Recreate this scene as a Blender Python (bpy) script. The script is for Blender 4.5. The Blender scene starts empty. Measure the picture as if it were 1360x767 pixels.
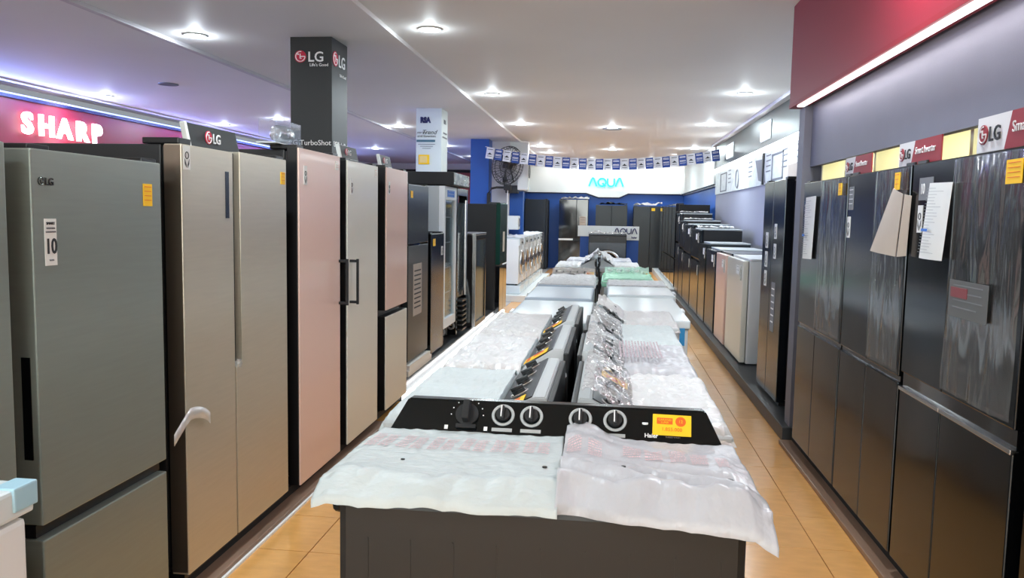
import bpy, bmesh, math, random
from mathutils import Vector, Matrix, noise
random.seed(7)
S = bpy.context.scene
COL = S.collection
PI = math.pi
# ---------------------------------------------------------------- camera
def cam_axes(yaw, pitch, roll):
    cy, sy = math.cos(yaw), math.sin(yaw)
    f = Vector((sy*math.cos(pitch), cy*math.cos(pitch), math.sin(pitch)))
    r = Vector((cy, -sy, 0)); u = r.cross(f)
    c, s = math.cos(roll), math.sin(roll)
    return c*r+s*u, -s*r+c*u, f
r_, u_, f_ = cam_axes(math.radians(-6.81218), math.radians(-5.25512), math.radians(1.06267))
cd = bpy.data.cameras.new('camera'); cam = bpy.data.objects.new('camera', cd); COL.objects.link(cam)
cd.sensor_width = 36; cd.lens = 1065.08*36/1360; cd.clip_start = .02; cd.clip_end = 100
m3 = Matrix((r_, u_, -f_)).transposed()
cam.matrix_world = Matrix.Translation((0, 0, 1.55)) @ m3.to_4x4()
S.camera = cam
# ---------------------------------------------------------------- world and exposure
w = bpy.data.worlds.new('world'); S.world = w; w.use_nodes = True
w.node_tree.nodes['Background'].inputs[0].default_value = (.75, .82, .9, 1)
w.node_tree.nodes['Background'].inputs[1].default_value = .35
S.view_settings.view_transform = 'Standard'; S.view_settings.look = 'None'
S.view_settings.exposure = 0.2; S.view_settings.gamma = 1
LAMP = dict(down=14.5, bulb=2.9, cove=110, fascia=5, shelf=3, niche=4, strip=12, front=22, kerb=8)
# ---------------------------------------------------------------- colours and materials
def C(r, g, b):
    def f(v):
        v /= 255
        return v/12.92 if v <= .04045 else ((v+.055)/1.055)**2.4
    return (f(r), f(g), f(b), 1)
def mat(name, col, rough=.5, metal=0, emit=None, es=0, spec=None, coat=0, bump=None, var=None, aniso=0, trans=0, rnd=0):
    """bump=(scale,strength,stretch xyz); var=(scale,amount,stretch) multiplies the base colour with a noise"""
    m = bpy.data.materials.new(name); m.use_nodes = True
    nt = m.node_tree; b = nt.nodes['Principled BSDF']
    b.inputs['Base Color'].default_value = col
    b.inputs['Roughness'].default_value = rough; b.inputs['Metallic'].default_value = metal
    if spec is not None: b.inputs['Specular IOR Level'].default_value = spec
    if coat: b.inputs['Coat Weight'].default_value = coat; b.inputs['Coat Roughness'].default_value = .05
    if trans: b.inputs['Transmission Weight'].default_value = trans
    if aniso: b.inputs['Anisotropic'].default_value = aniso
    if emit: b.inputs['Emission Color'].default_value = emit; b.inputs['Emission Strength'].default_value = es
    def tex(scale, stretch, detail=3):
        tc = nt.nodes.new('ShaderNodeTexCoord'); mp = nt.nodes.new('ShaderNodeMapping')
        mp.inputs['Scale'].default_value = stretch
        n = nt.nodes.new('ShaderNodeTexNoise'); n.inputs['Scale'].default_value = scale; n.inputs['Detail'].default_value = detail
        nt.links.new(tc.outputs['Object'], mp.inputs[0]); nt.links.new(mp.outputs[0], n.inputs['Vector'])
        return n
    if bump:
        n = tex(bump[0], bump[2] if len(bump) > 2 else (1, 1, 1))
        bp = nt.nodes.new('ShaderNodeBump'); bp.inputs['Strength'].default_value = bump[1]; bp.inputs['Distance'].default_value = .01
        nt.links.new(n.outputs['Fac'], bp.inputs['Height']); nt.links.new(bp.outputs[0], b.inputs['Normal'])
    if var or rnd:
        mx = nt.nodes.new('ShaderNodeMix'); mx.data_type = 'RGBA'; mx.blend_type = 'MULTIPLY'
        mx.inputs[0].default_value = 1; mx.inputs[6].default_value = col
        mr = nt.nodes.new('ShaderNodeMapRange')
        if var:
            n = tex(var[0], var[2] if len(var) > 2 else (1, 1, 1), 5); nt.links.new(n.outputs['Fac'], mr.inputs[0]); a = var[1]
            mr.inputs[1].default_value = .3; mr.inputs[2].default_value = .7
        else:
            oi = nt.nodes.new('ShaderNodeObjectInfo'); nt.links.new(oi.outputs['Random'], mr.inputs[0]); a = rnd
        mr.inputs[3].default_value = 1-a; mr.inputs[4].default_value = 1+a*.3
        nt.links.new(mr.outputs[0], mx.inputs[7]); nt.links.new(mx.outputs[2], b.inputs['Base Color'])
        if var and rnd:
            oi = nt.nodes.new('ShaderNodeObjectInfo'); m2 = nt.nodes.new('ShaderNodeMapRange')
            nt.links.new(oi.outputs['Random'], m2.inputs[0]); m2.inputs[3].default_value = 1-rnd; m2.inputs[4].default_value = 1
            mm = nt.nodes.new('ShaderNodeMath'); mm.operation = 'MULTIPLY'
            nt.links.new(mr.outputs[0], mm.inputs[0]); nt.links.new(m2.outputs[0], mm.inputs[1]); nt.links.new(mm.outputs[0], mx.inputs[7])
    return m
def film_mat(name, clear=.6, tint=(1, 1, 1, 1), rough=.12, white=.1, scale=14, stretch=(1, 1, 1), strength=.6):
    """clear plastic wrap: transparent, shiny, a touch of milkiness"""
    m = bpy.data.materials.new(name); m.use_nodes = True; nt = m.node_tree
    for n in list(nt.nodes): nt.nodes.remove(n)
    out = nt.nodes.new('ShaderNodeOutputMaterial'); tr = nt.nodes.new('ShaderNodeBsdfTransparent')
    gl = nt.nodes.new('ShaderNodeBsdfGlossy'); gl.inputs['Roughness'].default_value = rough; gl.inputs['Color'].default_value = tint
    df = nt.nodes.new('ShaderNodeBsdfDiffuse'); df.inputs['Color'].default_value = (.8*tint[0], .8*tint[1], .8*tint[2], 1)
    tr.inputs['Color'].default_value = tint
    a = nt.nodes.new('ShaderNodeMixShader'); a.inputs[0].default_value = white/(1-clear) if clear < 1 else 0
    b = nt.nodes.new('ShaderNodeMixShader'); b.inputs[0].default_value = 1-clear
    tc = nt.nodes.new('ShaderNodeTexCoord'); mp = nt.nodes.new('ShaderNodeMapping'); mp.inputs['Scale'].default_value = stretch
    n = nt.nodes.new('ShaderNodeTexNoise'); n.inputs['Scale'].default_value = scale; n.inputs['Detail'].default_value = 4; n.inputs['Distortion'].default_value = .8
    bp = nt.nodes.new('ShaderNodeBump'); bp.inputs['Strength'].default_value = strength; bp.inputs['Distance'].default_value = .02
    L = nt.links.new
    L(tc.outputs['Object'], mp.inputs[0]); L(mp.outputs[0], n.inputs['Vector']); L(n.outputs['Fac'], bp.inputs['Height'])
    L(bp.outputs[0], gl.inputs['Normal']); L(bp.outputs[0], df.inputs['Normal'])
    L(gl.outputs[0], a.inputs[1]); L(df.outputs[0], a.inputs[2])
    L(tr.outputs[0], b.inputs[1]); L(a.outputs[0], b.inputs[2]); L(b.outputs[0], out.inputs[0])
    return m
M = {}
M['tile'] = mat('floor_tile', C(232, 172, 100), .22, var=(9, .10, (1, 2.5, 1)), bump=(60, .04), rnd=.07)
M['grout'] = mat('grout', C(176, 126, 88), .8)
M['ceiling'] = mat('ceiling_paint', C(236, 234, 232), .6, var=(.9, .03))
M['ceiling2'] = mat('ceiling_cornice', C(205, 202, 205), .5)
M['redwall'] = mat('red_wall', C(138, 22, 44), .4, var=(3, .06))
M['redpanel'] = mat('red_panel', C(140, 28, 44), .45, bump=(120, .05))
M['greypanel'] = mat('grey_panel', C(104, 106, 120), .5, bump=(200, .08), var=(6, .05))
M['lavwall'] = mat('pale_grey_wall', C(148, 150, 164), .55, var=(2, .06))
M['metalwall'] = mat('brushed_metal_wall', C(60, 66, 66), .36, .5, var=(14, .12, (1, .25, 6)))
M['blue'] = mat('blue_wall', C(6, 76, 160), .45)
M['navy'] = mat('navy_trim', C(8, 22, 70), .4)
M['white'] = mat('white_panel', C(222, 226, 224), .35)
M['whitewall'] = mat('white_wall', C(214, 212, 212), .6)
M['black'] = mat('black_plastic', C(20, 20, 22), .35)
M['blackgloss'] = mat('black_gloss', C(10, 10, 12), .1, coat=.6)
M['washpanel'] = mat('washer_panel_black', C(9, 15, 17), .22, spec=.28)
M['blackmatte'] = mat('black_matte', C(24, 25, 27), .7)
M['plinth'] = mat('dark_plinth', C(52, 54, 56), .45, var=(12, .2))
M['slab'] = mat('timber_kerb', C(140, 112, 94), .4, var=(20, .2, (1, .15, 1)))
M['darkcab'] = mat('dark_cabinet', C(44, 46, 48), .45, .3)
M['kraft'] = mat('grey_card', C(176, 164, 152), .85, var=(8, .06))
M['steelgreen'] = mat('brushed_steel_grey', C(144, 152, 145), .36, .5, var=(5, .05, (1, 1, 14)), bump=(40, .02, (1, 1, 30)), aniso=.5)
M['steelsand'] = mat('brushed_steel_sand', C(200, 193, 176), .34, .55, var=(5, .05, (1, 1, 14)), bump=(40, .02, (1, 1, 30)), aniso=.5)
M['bronze'] = mat('bronze_steel_edge', C(150, 136, 122), .3, .9)
M['pink'] = mat('pink_glass_door', C(228, 194, 180), .32, 0, coat=.25)
M['cream'] = mat('cream_glass_door', C(218, 216, 204), .32, 0, coat=.25)
M['darksteel'] = mat('dark_mirror_steel', C(60, 64, 68), .17, .95, var=(4, .08, (1, 1, 8)), bump=(3, .05, (1, 1, .6)))
M['darksteel2'] = mat('black_steel_door', C(60, 62, 66), .2, .9, bump=(3, .05))
M['graphite'] = mat('graphite_door', C(52, 56, 58), .28, .5)
M['blackdoor'] = mat('black_glass_door', C(12, 13, 16), .08, 0, coat=1)
M['greendoor'] = mat('dark_green_glass_door', C(24, 62, 54), .15, .2, coat=.6)
M['bluedark'] = mat('midnight_door', C(34, 42, 54), .25, .6)
M['silver'] = mat('silver_trim', C(200, 200, 200), .25, 1)
M['dialgrey'] = mat('dial_grey', C(176, 180, 180), .35)
M['chrome'] = mat('chrome', C(225, 225, 225), .12, 1)
M['glass'] = film_mat('cooler_glass', .72, (.85, .92, .95, 1), .05, .03, 1, (1, 1, 1), .02)
M['acrylic'] = film_mat('clear_acrylic', .8, (.95, .97, 1, 1), .05, .05, 2, (1, 1, 1), .05)
M['film'] = film_mat('door_film', .80, (1, 1, 1, 1), .1, .035, 5, (1, 1, .16), .8)
M['wrap'] = film_mat('shrink_wrap', .22, (1, 1, 1, 1), .12, .56, 18, (1, 1, 1), 1.0)
M['wrapclear'] = film_mat('panel_wrap', .5, (1, 1, 1, 1), .08, .12, 12, (1, 1, 1), 1)
M['greenwrap'] = film_mat('green_wrap', .35, (.74, 1, .86, 1), .15, .5, 10, (1, 1, 1), .7)
M['tapefilm'] = film_mat('tape_film', .35, (.95, .95, .95, 1), .3, .35, 10)
M['foam'] = mat('white_foam_bag', C(190, 199, 200), .5, bump=(16, .9, (1, 2.4, 1)), var=(10, .05))
M['foam2'] = mat('milky_plastic_bag', C(184, 185, 190), .36, bump=(13, 1.0, (1.6, 1, 1)), var=(9, .08))
M['foamtray'] = mat('foam_tray', C(218, 214, 206), .8)
M['pinkprint'] = mat('faded_pink_print', C(224, 196, 199), .6, var=(60, .2))
M['magprint'] = mat('magenta_print', C(186, 168, 174), .6, var=(60, .3))
M['washbody'] = mat('charcoal_washer_body', C(22, 22, 22), .45, 0, var=(3, .08, (1, 1, .2)))
M['greybody'] = mat('grey_washer_body', C(176, 182, 184), .4)
M['whitebody'] = mat('white_enamel', C(226, 230, 232), .3)
M['whitelid'] = mat('white_freezer_lid', C(214, 224, 228), .25)
M['bluelid'] = mat('pale_blue_grey_lid', C(170, 184, 198), .35)
M['greenpanel'] = mat('green_panel', C(170, 232, 200), .4)
M['yellow'] = mat('yellow_sticker', C(250, 200, 20), .55)
M['orange'] = mat('orange_print', C(226, 96, 20), .55)
M['paper'] = mat('white_paper', C(225, 226, 222), .7)
M['greyprint'] = mat('grey_print', C(120, 122, 126), .7)
M['palegrey'] = mat('pale_grey_print', C(158, 160, 162), .7)
M['darkprint'] = mat('dark_print', C(30, 32, 36), .6)
M['blueprint'] = mat('blue_print', C(40, 110, 200), .6)
M['navyprint'] = mat('navy_letter', C(26, 30, 84), .5)
M['whiteprint'] = mat('white_letter', C(235, 235, 235), .5)
M['redprint'] = mat('crimson_print', C(196, 32, 66), .5)
M['header_red'] = mat('header_red', C(140, 24, 36), .5)
M['bluetape'] = mat('blue_tape', C(40, 150, 215), .5)
M['palebluetape'] = mat('pale_blue_tape', C(165, 205, 222), .4)
M['flagblue'] = mat('blue_flag', C(24, 62, 140), .6, var=(30, .25))
M['flagwhite'] = mat('white_flag', C(206, 208, 214), .6)
M['fancage'] = mat('fan_wire', C(80, 82, 82), .4, .6)
M['pillarwhite'] = mat('printed_white_cladding', C(212, 220, 216), .5)
M['pillarblack'] = mat('charcoal_cladding', C(34, 37, 38), .45)
M['niche'] = mat('cream_niche', C(226, 222, 186), .6)
M['downlight'] = mat('lamp_disc', C(255, 252, 245), .5, emit=(1, .98, .93, 1), es=14)
M['ledstrip'] = mat('led_strip', C(255, 240, 240), .5, emit=(1, .93, .94, 1), es=4)
M['ledcool'] = mat('cool_led_strip', C(250, 255, 255), .5, emit=(.95, 1, 1, 1), es=2.5)
M['ledblue'] = mat('blue_led_strip', C(190, 200, 255), .5, emit=(.42, .55, 1, 1), es=1.3)
M['lightbox'] = mat('lightbox_face', C(250, 255, 255), .5, emit=(.93, 1, .97, 1), es=5)
M['signwhite'] = mat('lit_white_letter', C(255, 255, 255), .5, emit=(1, .93, 1, 1), es=4)
M['signcyan'] = mat('lit_cyan_letter', C(60, 225, 225), .5, emit=(.06, .85, .88, 1), es=1.4)
M['signglow'] = mat('lit_pale_letter', C(230, 250, 250), .5, emit=(.85, 1, 1, 1), es=1.1)
M['poster'] = mat('pale_line_poster', C(216, 222, 218), .4, var=(5, .22, (1, 1, 2)))
M['drum'] = mat('steel_drum', C(215, 215, 215), .2, .9, bump=(30, .4))
# ---------------------------------------------------------------- mesh helpers
class G:
    def __init__(s): s.bm = bmesh.new()
    def box(s, x0, x1, y0, y1, z0, z1, bev=0, seg=2, mx=None):
        vs = [s.bm.verts.new((x, y, z)) for x in (x0, x1) for y in (y0, y1) for z in (z0, z1)]
        f = [(0, 1, 3, 2), (4, 6, 7, 5), (0, 4, 5, 1), (2, 3, 7, 6), (0, 2, 6, 4), (1, 5, 7, 3)]
        fs = [s.bm.faces.new([vs[i] for i in q]) for q in f]
        if mx is not None: bmesh.ops.transform(s.bm, matrix=mx, verts=vs)
        if bev:
            es = list({e for q in fs for e in q.edges})
            bmesh.ops.bevel(s.bm, geom=es, offset=bev, segments=seg, affect='EDGES', profile=.6)
        return s
    def prism(s, pts, lo, hi, axis='y', bev=0):
        """pts = polygon in the two other axes, swept from lo to hi"""
        def P(a, b, t): return {'y': (a, t, b), 'x': (t, a, b), 'z': (a, b, t)}[axis]
        A = [s.bm.verts.new(P(a, b, lo)) for a, b in pts]; Bv = [s.bm.verts.new(P(a, b, hi)) for a, b in pts]
        n = len(pts); fs = [s.bm.faces.new(A), s.bm.faces.new(Bv[::-1])]
        for i in range(n): fs.append(s.bm.faces.new([A[i], Bv[i], Bv[(i+1) % n], A[(i+1) % n]]))
        if bev:
            es = list({e for q in fs for e in q.edges})
            bmesh.ops.bevel(s.bm, geom=es, offset=bev, segments=2, affect='EDGES', profile=.6)
        return s
    def cyl(s, c, r, h, axis='z', n=20, r2=None, mx=None):
        R = {'z': Matrix(), 'y': Matrix.Rotation(PI/2, 4, 'X'), 'x': Matrix.Rotation(PI/2, 4, 'Y')}[axis]
        m = Matrix.Translation(c) @ (mx if mx is not None else Matrix()) @ R
        bmesh.ops.create_cone(s.bm, cap_ends=True, segments=n, radius1=r, radius2=r if r2 is None else r2, depth=h, matrix=m)
        return s
    def ring(s, c, R, r, axis='y', n=28, k=6, a0=0, a1=2*PI, mx=None):
        closed = abs(a1-a0-2*PI) < 1e-6; rows = []
        cnt = n if closed else n+1
        for i in range(cnt):
            a = a0+(a1-a0)*i/n; row = []
            for j in range(k):
                b = 2*PI*j/k; q = R+r*math.cos(b); h = r*math.sin(b)
                p = Vector((q*math.cos(a), h, q*math.sin(a)))
                if axis == 'z': p = Vector((q*math.cos(a), q*math.sin(a), h))
                if axis == 'x': p = Vector((h, q*math.cos(a), q*math.sin(a)))
                if mx is not None: p = mx @ p
                row.append(s.bm.verts.new(p+Vector(c)))
            rows.append(row)
        for i in range(cnt if closed else cnt-1):
            A, Bq = rows[i], rows[(i+1) % cnt]
            for j in range(k): s.bm.faces.new([A[j], A[(j+1) % k], Bq[(j+1) % k], Bq[j]])
        return s
    def tube(s, pts, r, k=8):
        pts = [Vector(p) for p in pts]; rows = []
        for i, p in enumerate(pts):
            d = (pts[min(i+1, len(pts)-1)]-pts[max(i-1, 0)]).normalized()
            a = d.cross(Vector((0, 0, 1)) if abs(d.z) < .9 else Vector((1, 0, 0))).normalized(); b = d.cross(a)
            rows.append([s.bm.verts.new(p+r*(math.cos(2*PI*j/k)*a+math.sin(2*PI*j/k)*b)) for j in range(k)])
        for A, Bq in zip(rows, rows[1:]):
            for j in range(k): s.bm.faces.new([A[j], A[(j+1) % k], Bq[(j+1) % k], Bq[j]])
        s.bm.faces.new(rows[0]); s.bm.faces.new(rows[-1][::-1])
        return s
    def lathe(s, prof, c=(0, 0, 0), n=24, mx=None):
        """prof = (r, h) pairs around +z"""
        rows = []
        for rr, h in prof:
            row = []
            for j in range(n):
                p = Vector((rr*math.cos(2*PI*j/n), rr*math.sin(2*PI*j/n), h))
                if mx is not None: p = mx @ p
                row.append(s.bm.verts.new(p+Vector(c)))
            rows.append(row)
        for A, Bq in zip(rows, rows[1:]):
            for j in range(n): s.bm.faces.new([A[j], A[(j+1) % n], Bq[(j+1) % n], Bq[j]])
        s.bm.faces.new(rows[0][::-1]); s.bm.faces.new(rows[-1])
        return s
    def sheet(s, nx, ny, fn, thick=0):
        g = [[s.bm.verts.new(fn(i/nx, j/ny)) for i in range(nx+1)] for j in range(ny+1)]
        for j in range(ny):
            for i in range(nx): s.bm.faces.new([g[j][i], g[j][i+1], g[j+1][i+1], g[j+1][i]])
        if thick:
            bmesh.ops.recalc_face_normals(s.bm, faces=s.bm.faces[:])
            bmesh.ops.solidify(s.bm, geom=s.bm.faces[:], thickness=thick)
        return s
    def obj(s, name, m, parent=None, loc=None, rotz=0, smooth=False, label=None, rot=None):
        bmesh.ops.recalc_face_normals(s.bm, faces=s.bm.faces[:])
        me = bpy.data.meshes.new(name); s.bm.to_mesh(me); s.bm.free()
        me.materials.append(M[m] if isinstance(m, str) else m)
        if smooth:
            for p in me.polygons: p.use_smooth = True
            if smooth != 'all':
                me.set_sharp_from_angle(angle=math.radians(35))
        o = bpy.data.objects.new(name, me); COL.objects.link(o)
        if parent: o.parent = parent
        if loc: o.location = loc
        if rotz: o.rotation_euler = (0, 0, rotz)
        if rot: o.rotation_euler = rot
        if label: o['label'] = label
        return o
def box(name, m, parent, x0, x1, y0, y1, z0, z1, bev=0, **k):
    return G().box(x0, x1, y0, y1, z0, z1, bev).obj(name, m, parent, **k)
def thing(name, label, cat, loc=(0, 0, 0), rotz=0, group=None):
    o = bpy.data.objects.new(name, None); COL.objects.link(o); o.empty_display_size = .05
    o.location = loc; o.rotation_euler = (0, 0, rotz); o['label'] = label; o['category'] = cat
    if group: o['group'] = group
    return o
def tag(o, label, cat, group=None):
    o['label'] = label; o['category'] = cat
    if group: o['group'] = group
    return o
def struct(name, o):
    o.name = name; o['kind'] = 'structure'; return o
def wbox(name, m, x0, x1, y0, y1, z0, z1, bev=0):
    """a top-level setting box in world coordinates"""
    o = G().box(x0, x1, y0, y1, z0, z1, bev).obj(name, m); o['kind'] = 'structure'; return o
def copy_tree(o, parent=None):
    c = o.copy(); COL.objects.link(c); c.parent = parent
    for ch in [x for x in bpy.data.objects if x.parent == o]: copy_tree(ch, c)
    return c
def put(c, loc, rotz, label):
    c.location = loc; c.rotation_euler = (0, 0, rotz); c['label'] = label; return c
def text(s, size, m, parent, loc, rot=(PI/2, 0, 0), name='lettering', ext=.0015, align='CENTER', sx=1, bold=0, shear=0, space=1, label=None):
    cu = bpy.data.curves.new('t', 'FONT'); cu.body = s; cu.size = size; cu.extrude = ext; cu.align_x = align; cu.offset = bold
    cu.shear = shear; cu.space_character = space; cu.resolution_u = 3
    t = bpy.data.objects.new('t', cu); COL.objects.link(t)
    bpy.context.view_layer.update()
    me = bpy.data.meshes.new_from_object(t.evaluated_get(bpy.context.evaluated_depsgraph_get()))
    bpy.data.objects.remove(t); bpy.data.curves.remove(cu)
    if sx != 1:
        for v in me.vertices: v.co.x *= sx
    me.materials.clear(); me.materials.append(M[m])
    o = bpy.data.objects.new(name, me); COL.objects.link(o); o.parent = parent; o.location = loc; o.rotation_euler = rot
    if label: o['label'] = label
    return o
def glyph(s, parent, x, y, z, r, rotz=0, letters=True, lm='whiteprint', disc='redprint', line='whiteprint', size=None):
    """round face emblem with two capital letters beside it, in the plane facing local -Y; x,z = centre of the disc"""
    R = Matrix.Rotation(rotz, 3, 'Z')
    def L(dx, dz, dy=0): return tuple(Vector((x, y, z)) + R @ Vector((dx, dy, dz)))
    G().cyl((0, 0, 0), r, .003, 'y', 28).obj('emblem_disc', disc, parent, L(0, 0), rotz)
    g = G(); g.ring((0, 0, 0), r*.80, r*.07, 'y', 24, 4, PI*.42, PI*2.0)
    g.box(-r*.02, r*.8, -r*.07, r*.07, -r*.07, r*.07)
    g.box(-r*.10, r*.04, -r*.07, r*.07, -r*.38, r*.45); g.box(-r*.10, r*.22, -r*.07, r*.07, -r*.38, -r*.26)
    g.cyl((-r*.38, 0, r*.36), r*.13, r*.14, 'y', 10)
    g.obj('emblem_lines', line, parent, L(0, 0, -.002), rotz)
    if letters:
        sz = size or r*2.3
        text(s, sz, lm, parent, L(r*1.25, -sz*.36, -.001), (PI/2, 0, rotz), bold=sz*.012, align='LEFT')
# ================================================================= THE SETTING
floor = wbox('floor', 'grout', -9, 3.6, -5, 25, -.06, -.006)
TX, TY = .39, .42
tile0 = None; nt_ = 0
far = G()
for i in range(-6, 2):
    x0 = 1.02+TX*i
    for j in range(-5, 50):
        y0 = 3.41+TY*j
        if y0 < 8.4:
            if tile0 is None:
                tile0 = G().box(.002, TX-.002, .002, TY-.002, -.008, 0, .0012, 1).obj('floor_tile', 'tile', floor, (x0, y0, 0)); continue
            t = tile0.copy(); COL.objects.link(t); t.location = (x0, y0, 0); t.parent = floor
        elif y0 < 24: far.box(x0+.002, x0+TX-.002, y0+.002, y0+TY-.002, -.008, 0)
fl2 = G()
for j in range(-18, 50):
    for i in range(-22, -7): fl2.box(1.02+TX*i+.002, 1.02+TX*(i+1)-.002, 3.41+TY*j+.002, 3.41+TY*(j+1)-.002, -.008, 0)
    for i in [-7]+list(range(2, 6)): far.box(1.02+TX*i+.002, 1.02+TX*(i+1)-.002, 3.41+TY*j+.002, 3.41+TY*(j+1)-.002, -.008, 0)
    if j < -5:
        for i in range(-6, 2): far.box(1.02+TX*i+.002, 1.02+TX*(i+1)-.002, 3.41+TY*j+.002, 3.41+TY*(j+1)-.002, -.008, 0)
ft = far.obj('floor_tiling', 'tile', floor); ft['kind'] = 'stuff'
M['tile2'] = mat('low_bounce_tile', C(176, 172, 168), .3, var=(9, .08), bump=(60, .04))  # unseen left floor, greyed to keep orange bounce off the ceiling
ft = fl2.obj('floor_tiling', 'tile2', floor); ft['kind'] = 'stuff'

wbox('ceiling', 'ceiling', -1.80, 3.6, -5, 25, 3.03, 3.12)
wbox('ceiling', 'ceiling', -3.76, -1.80, -5, 25, 2.995, 3.12)
wbox('ceiling', 'ceiling', -6.78, -3.76, -5, 25, 2.97, 3.12)
wbox('ceiling', 'ceiling', -7.6, -6.78, -5, 25, 3.06, 3.14)
wbox('trim_1', 'ceiling2', -6.84, -6.74, -5, 25, 2.955, 3.0, .008)
wbox('trim_2', 'ceiling2', -3.80, -3.74, -5, 25, 2.962, 3.0, .008)
wbox('wall_left', 'redwall', -7.5, -7.3, -5, 25, 0, 2.86)
wbox('trim_3', 'navy', -7.32, -7.26, -5, 25, 2.86, 2.90)
wbox('wall_back', 'blue', -9, 3.6, 24, 24.2, 0, 3.1)
wbox('wall_front', 'whitewall', -9, 3.6, -5.2, -5, 0, 3.1)
wr = wbox('wall_right', 'whitewall', 2.14, 2.3, 5.6, 15.2, 0, 3.06)
wbox('wall_right_back', 'blue', 2.14, 2.3, 16.6, 24, 0, 3.06)
wbox('wall_right_front', 'whitewall', 3.4, 3.6, -5, 5.6, 0, 3.06)
# right side, upper cladding of the middle bay
wbox('trim_4', 'metalwall', 2.085, 2.14, 5.7, 16.65, 2.53, 2.985)
wbox('trim_5', 'ceiling2', 2.0, 2.14, 5.7, 16.65, 2.985, 3.03, .008)
wbox('trim_6', 'lavwall', 2.11, 2.145, 5.7, 16.6, 0, 2.03)
wbox('wall_right', 'lavwall', 2.14, 2.3, 15.2, 16.62, 0, 3.06)
# booth fascia at the back, white with a dropped middle
fz = 2.245
G().prism([(-2.42, fz), (-.70, fz), (-.34, 2.125), (.26, 2.125), (.52, fz), (2.14, fz), (2.14, 3.03), (-2.42, 3.03)], 23.86, 23.95, 'y').obj('trim_7', 'white')['kind'] = 'structure'
G().prism([(-2.42, fz-.03), (-.71, fz-.03), (-.35, 2.095), (.27, 2.095), (.53, fz-.03), (2.14, fz-.03), (2.14, fz+.2), (-2.42, fz+.2)], 23.95, 24.0, 'y').obj('trim_8', 'navy')['kind'] = 'structure'
wbox('trim_9', 'white', 2.06, 2.14, 16.62, 23.86, 2.25, 3.03)
wbox('trim_10', 'navy', 2.10, 2.14, 16.66, 23.95, 2.20, 2.25)
wbox('trim_11', 'white', -2.50, -2.40, 16.6, 23.95, 2.245, 3.03)
wbox('trim_12', 'navy', -2.50, -2.44, 16.6, 23.95, 2.20, 2.245)
wbox('wall_booth_side', 'blue', -2.60, -2.50, 16.2, 24, 0, 3.03)
# red back wall on the left side of the hall
wbox('wall_back_left', 'redwall', -7.3, -2.60, 22.6, 22.8, 0, 2.72)
wbox('trim_13', 'blackmatte', -7.3, -2.60, 22.55, 22.8, 2.72, 2.80)
wbox('trim_14', 'ceiling2', -7.3, -2.60, 22.6, 22.8, 2.80, 3.0)
# white booth column left of the blue booth
wbox('trim_15', 'whitewall', -2.5, -1.99, 15.9, 16.2, 0, 2.995)
wbox('trim_16', 'blue', -1.99, -1.72, 15.98, 16.2, .2, 2.02)
wbox('trim_17', 'white', -1.99, -1.64, 16.0, 16.2, 2.1, 2.995)
# display bay on the right: grey lower cladding, red bulkhead, lit niches
wbox('trim_18', 'greypanel', 1.35, 1.39, -5, 5.9, 1.915, 2.40)
wbox('trim_19', 'redpanel', 1.235, 1.5, -5, 5.93, 2.345, 3.03)
wbox('trim_20', 'header_red', 1.225, 1.32, -5, 5.9, 2.325, 2.35)
led = wbox('trim_21', 'ledstrip', 1.242, 1.285, -5, 5.72, 2.316, 2.327)
wbox('trim_22', 'niche', 1.39, 2.1, -5, 5.9, 2.05, 2.08)
wbox('trim_23', 'niche', 2.0, 2.05, -5, 5.9, 1.2, 2.06)
wbox('trim_24', 'greypanel', 1.30, 2.14, 5.74, 5.90, 0, 2.42)
for i, yy in enumerate((5.60, 5.06, 4.52, 3.98, 3.36, 2.8, 2.2)):
    wbox('trim_%d' % (25+i), 'niche', 1.40, 2.0, yy, yy+.03, 1.80, 2.06)
# platforms
wbox('trim_40', 'slab', -2.6, -1.575, .6, 5.62, 0, .03, .006)
wbox('trim_41', 'whiteprint', -1.575, -1.563, .6, 5.62, 0, .012)
wbox('trim_42', 'blackmatte', -2.6, -1.66, .6, 6.33, .03, .078)
wbox('trim_43', 'slab', 1.215, 2.1, -1, 5.66, 0, .03, .006)
wbox('trim_44', 'blackmatte', 1.30, 2.1, -1, 5.66, .03, .09)
wbox('trim_45', 'plinth', 1.25, 2.14, 5.72, 16.5, 0, .10, .006)
wbox('trim_46', 'white', 1.25, 2.14, 16.5, 23.9, 0, .12, .006)
wbox('trim_47', 'plinth', -2.8, -1.66, 6.36, 12.6, 0, .15, .006)
wbox('trim_48', 'white', -2.6, -1.45, 14.2, 20.0, 0, .12, .006)
wbox('trim_49', 'ledcool', -1.66, -1.62, 6.36, 12.6, .0, .05)
# ---------------------------------------------------------------- pillars
def pillar(n, m, y):
    p = wbox('trim_%d' % n, m, -2.69, -2.33, y, y+.40, 0, 2.995, .004); return p
P1 = pillar(50, 'pillarblack', 6.58); P2 = pillar(51, 'pillarwhite', 11.0); P3 = pillar(52, 'blue', 15.4)
glyph('LG', P1, -2.60, 6.577, 2.835, .050)
text("Life's Good", .035, 'whiteprint', P1, (-2.44, 6.577, 2.755))
glyph('LG', P1, -2.327, 6.66, 2.83, .062, PI/2, size=.14)
text("Life's Good", .035, 'whiteprint', P1, (-2.327, 6.85, 2.70), (PI/2, 0, PI/2))
text('LG TurboShot', .062, 'whiteprint', P1, (-2.52, 6.577, 2.105), shear=0)
text('LG TurboShot', .062, 'whiteprint', P1, (-2.327, 6.80, 2.10), (PI/2, 0, PI/2), bold=.002)
box('printed_swatch', 'redprint', P1, -2.44, -2.335, 6.572, 6.578, 1.6, 1.98)
text('RSA', .10, 'navyprint', P2, (-2.56, 10.997, 2.80), bold=.008, sx=.8)
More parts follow.
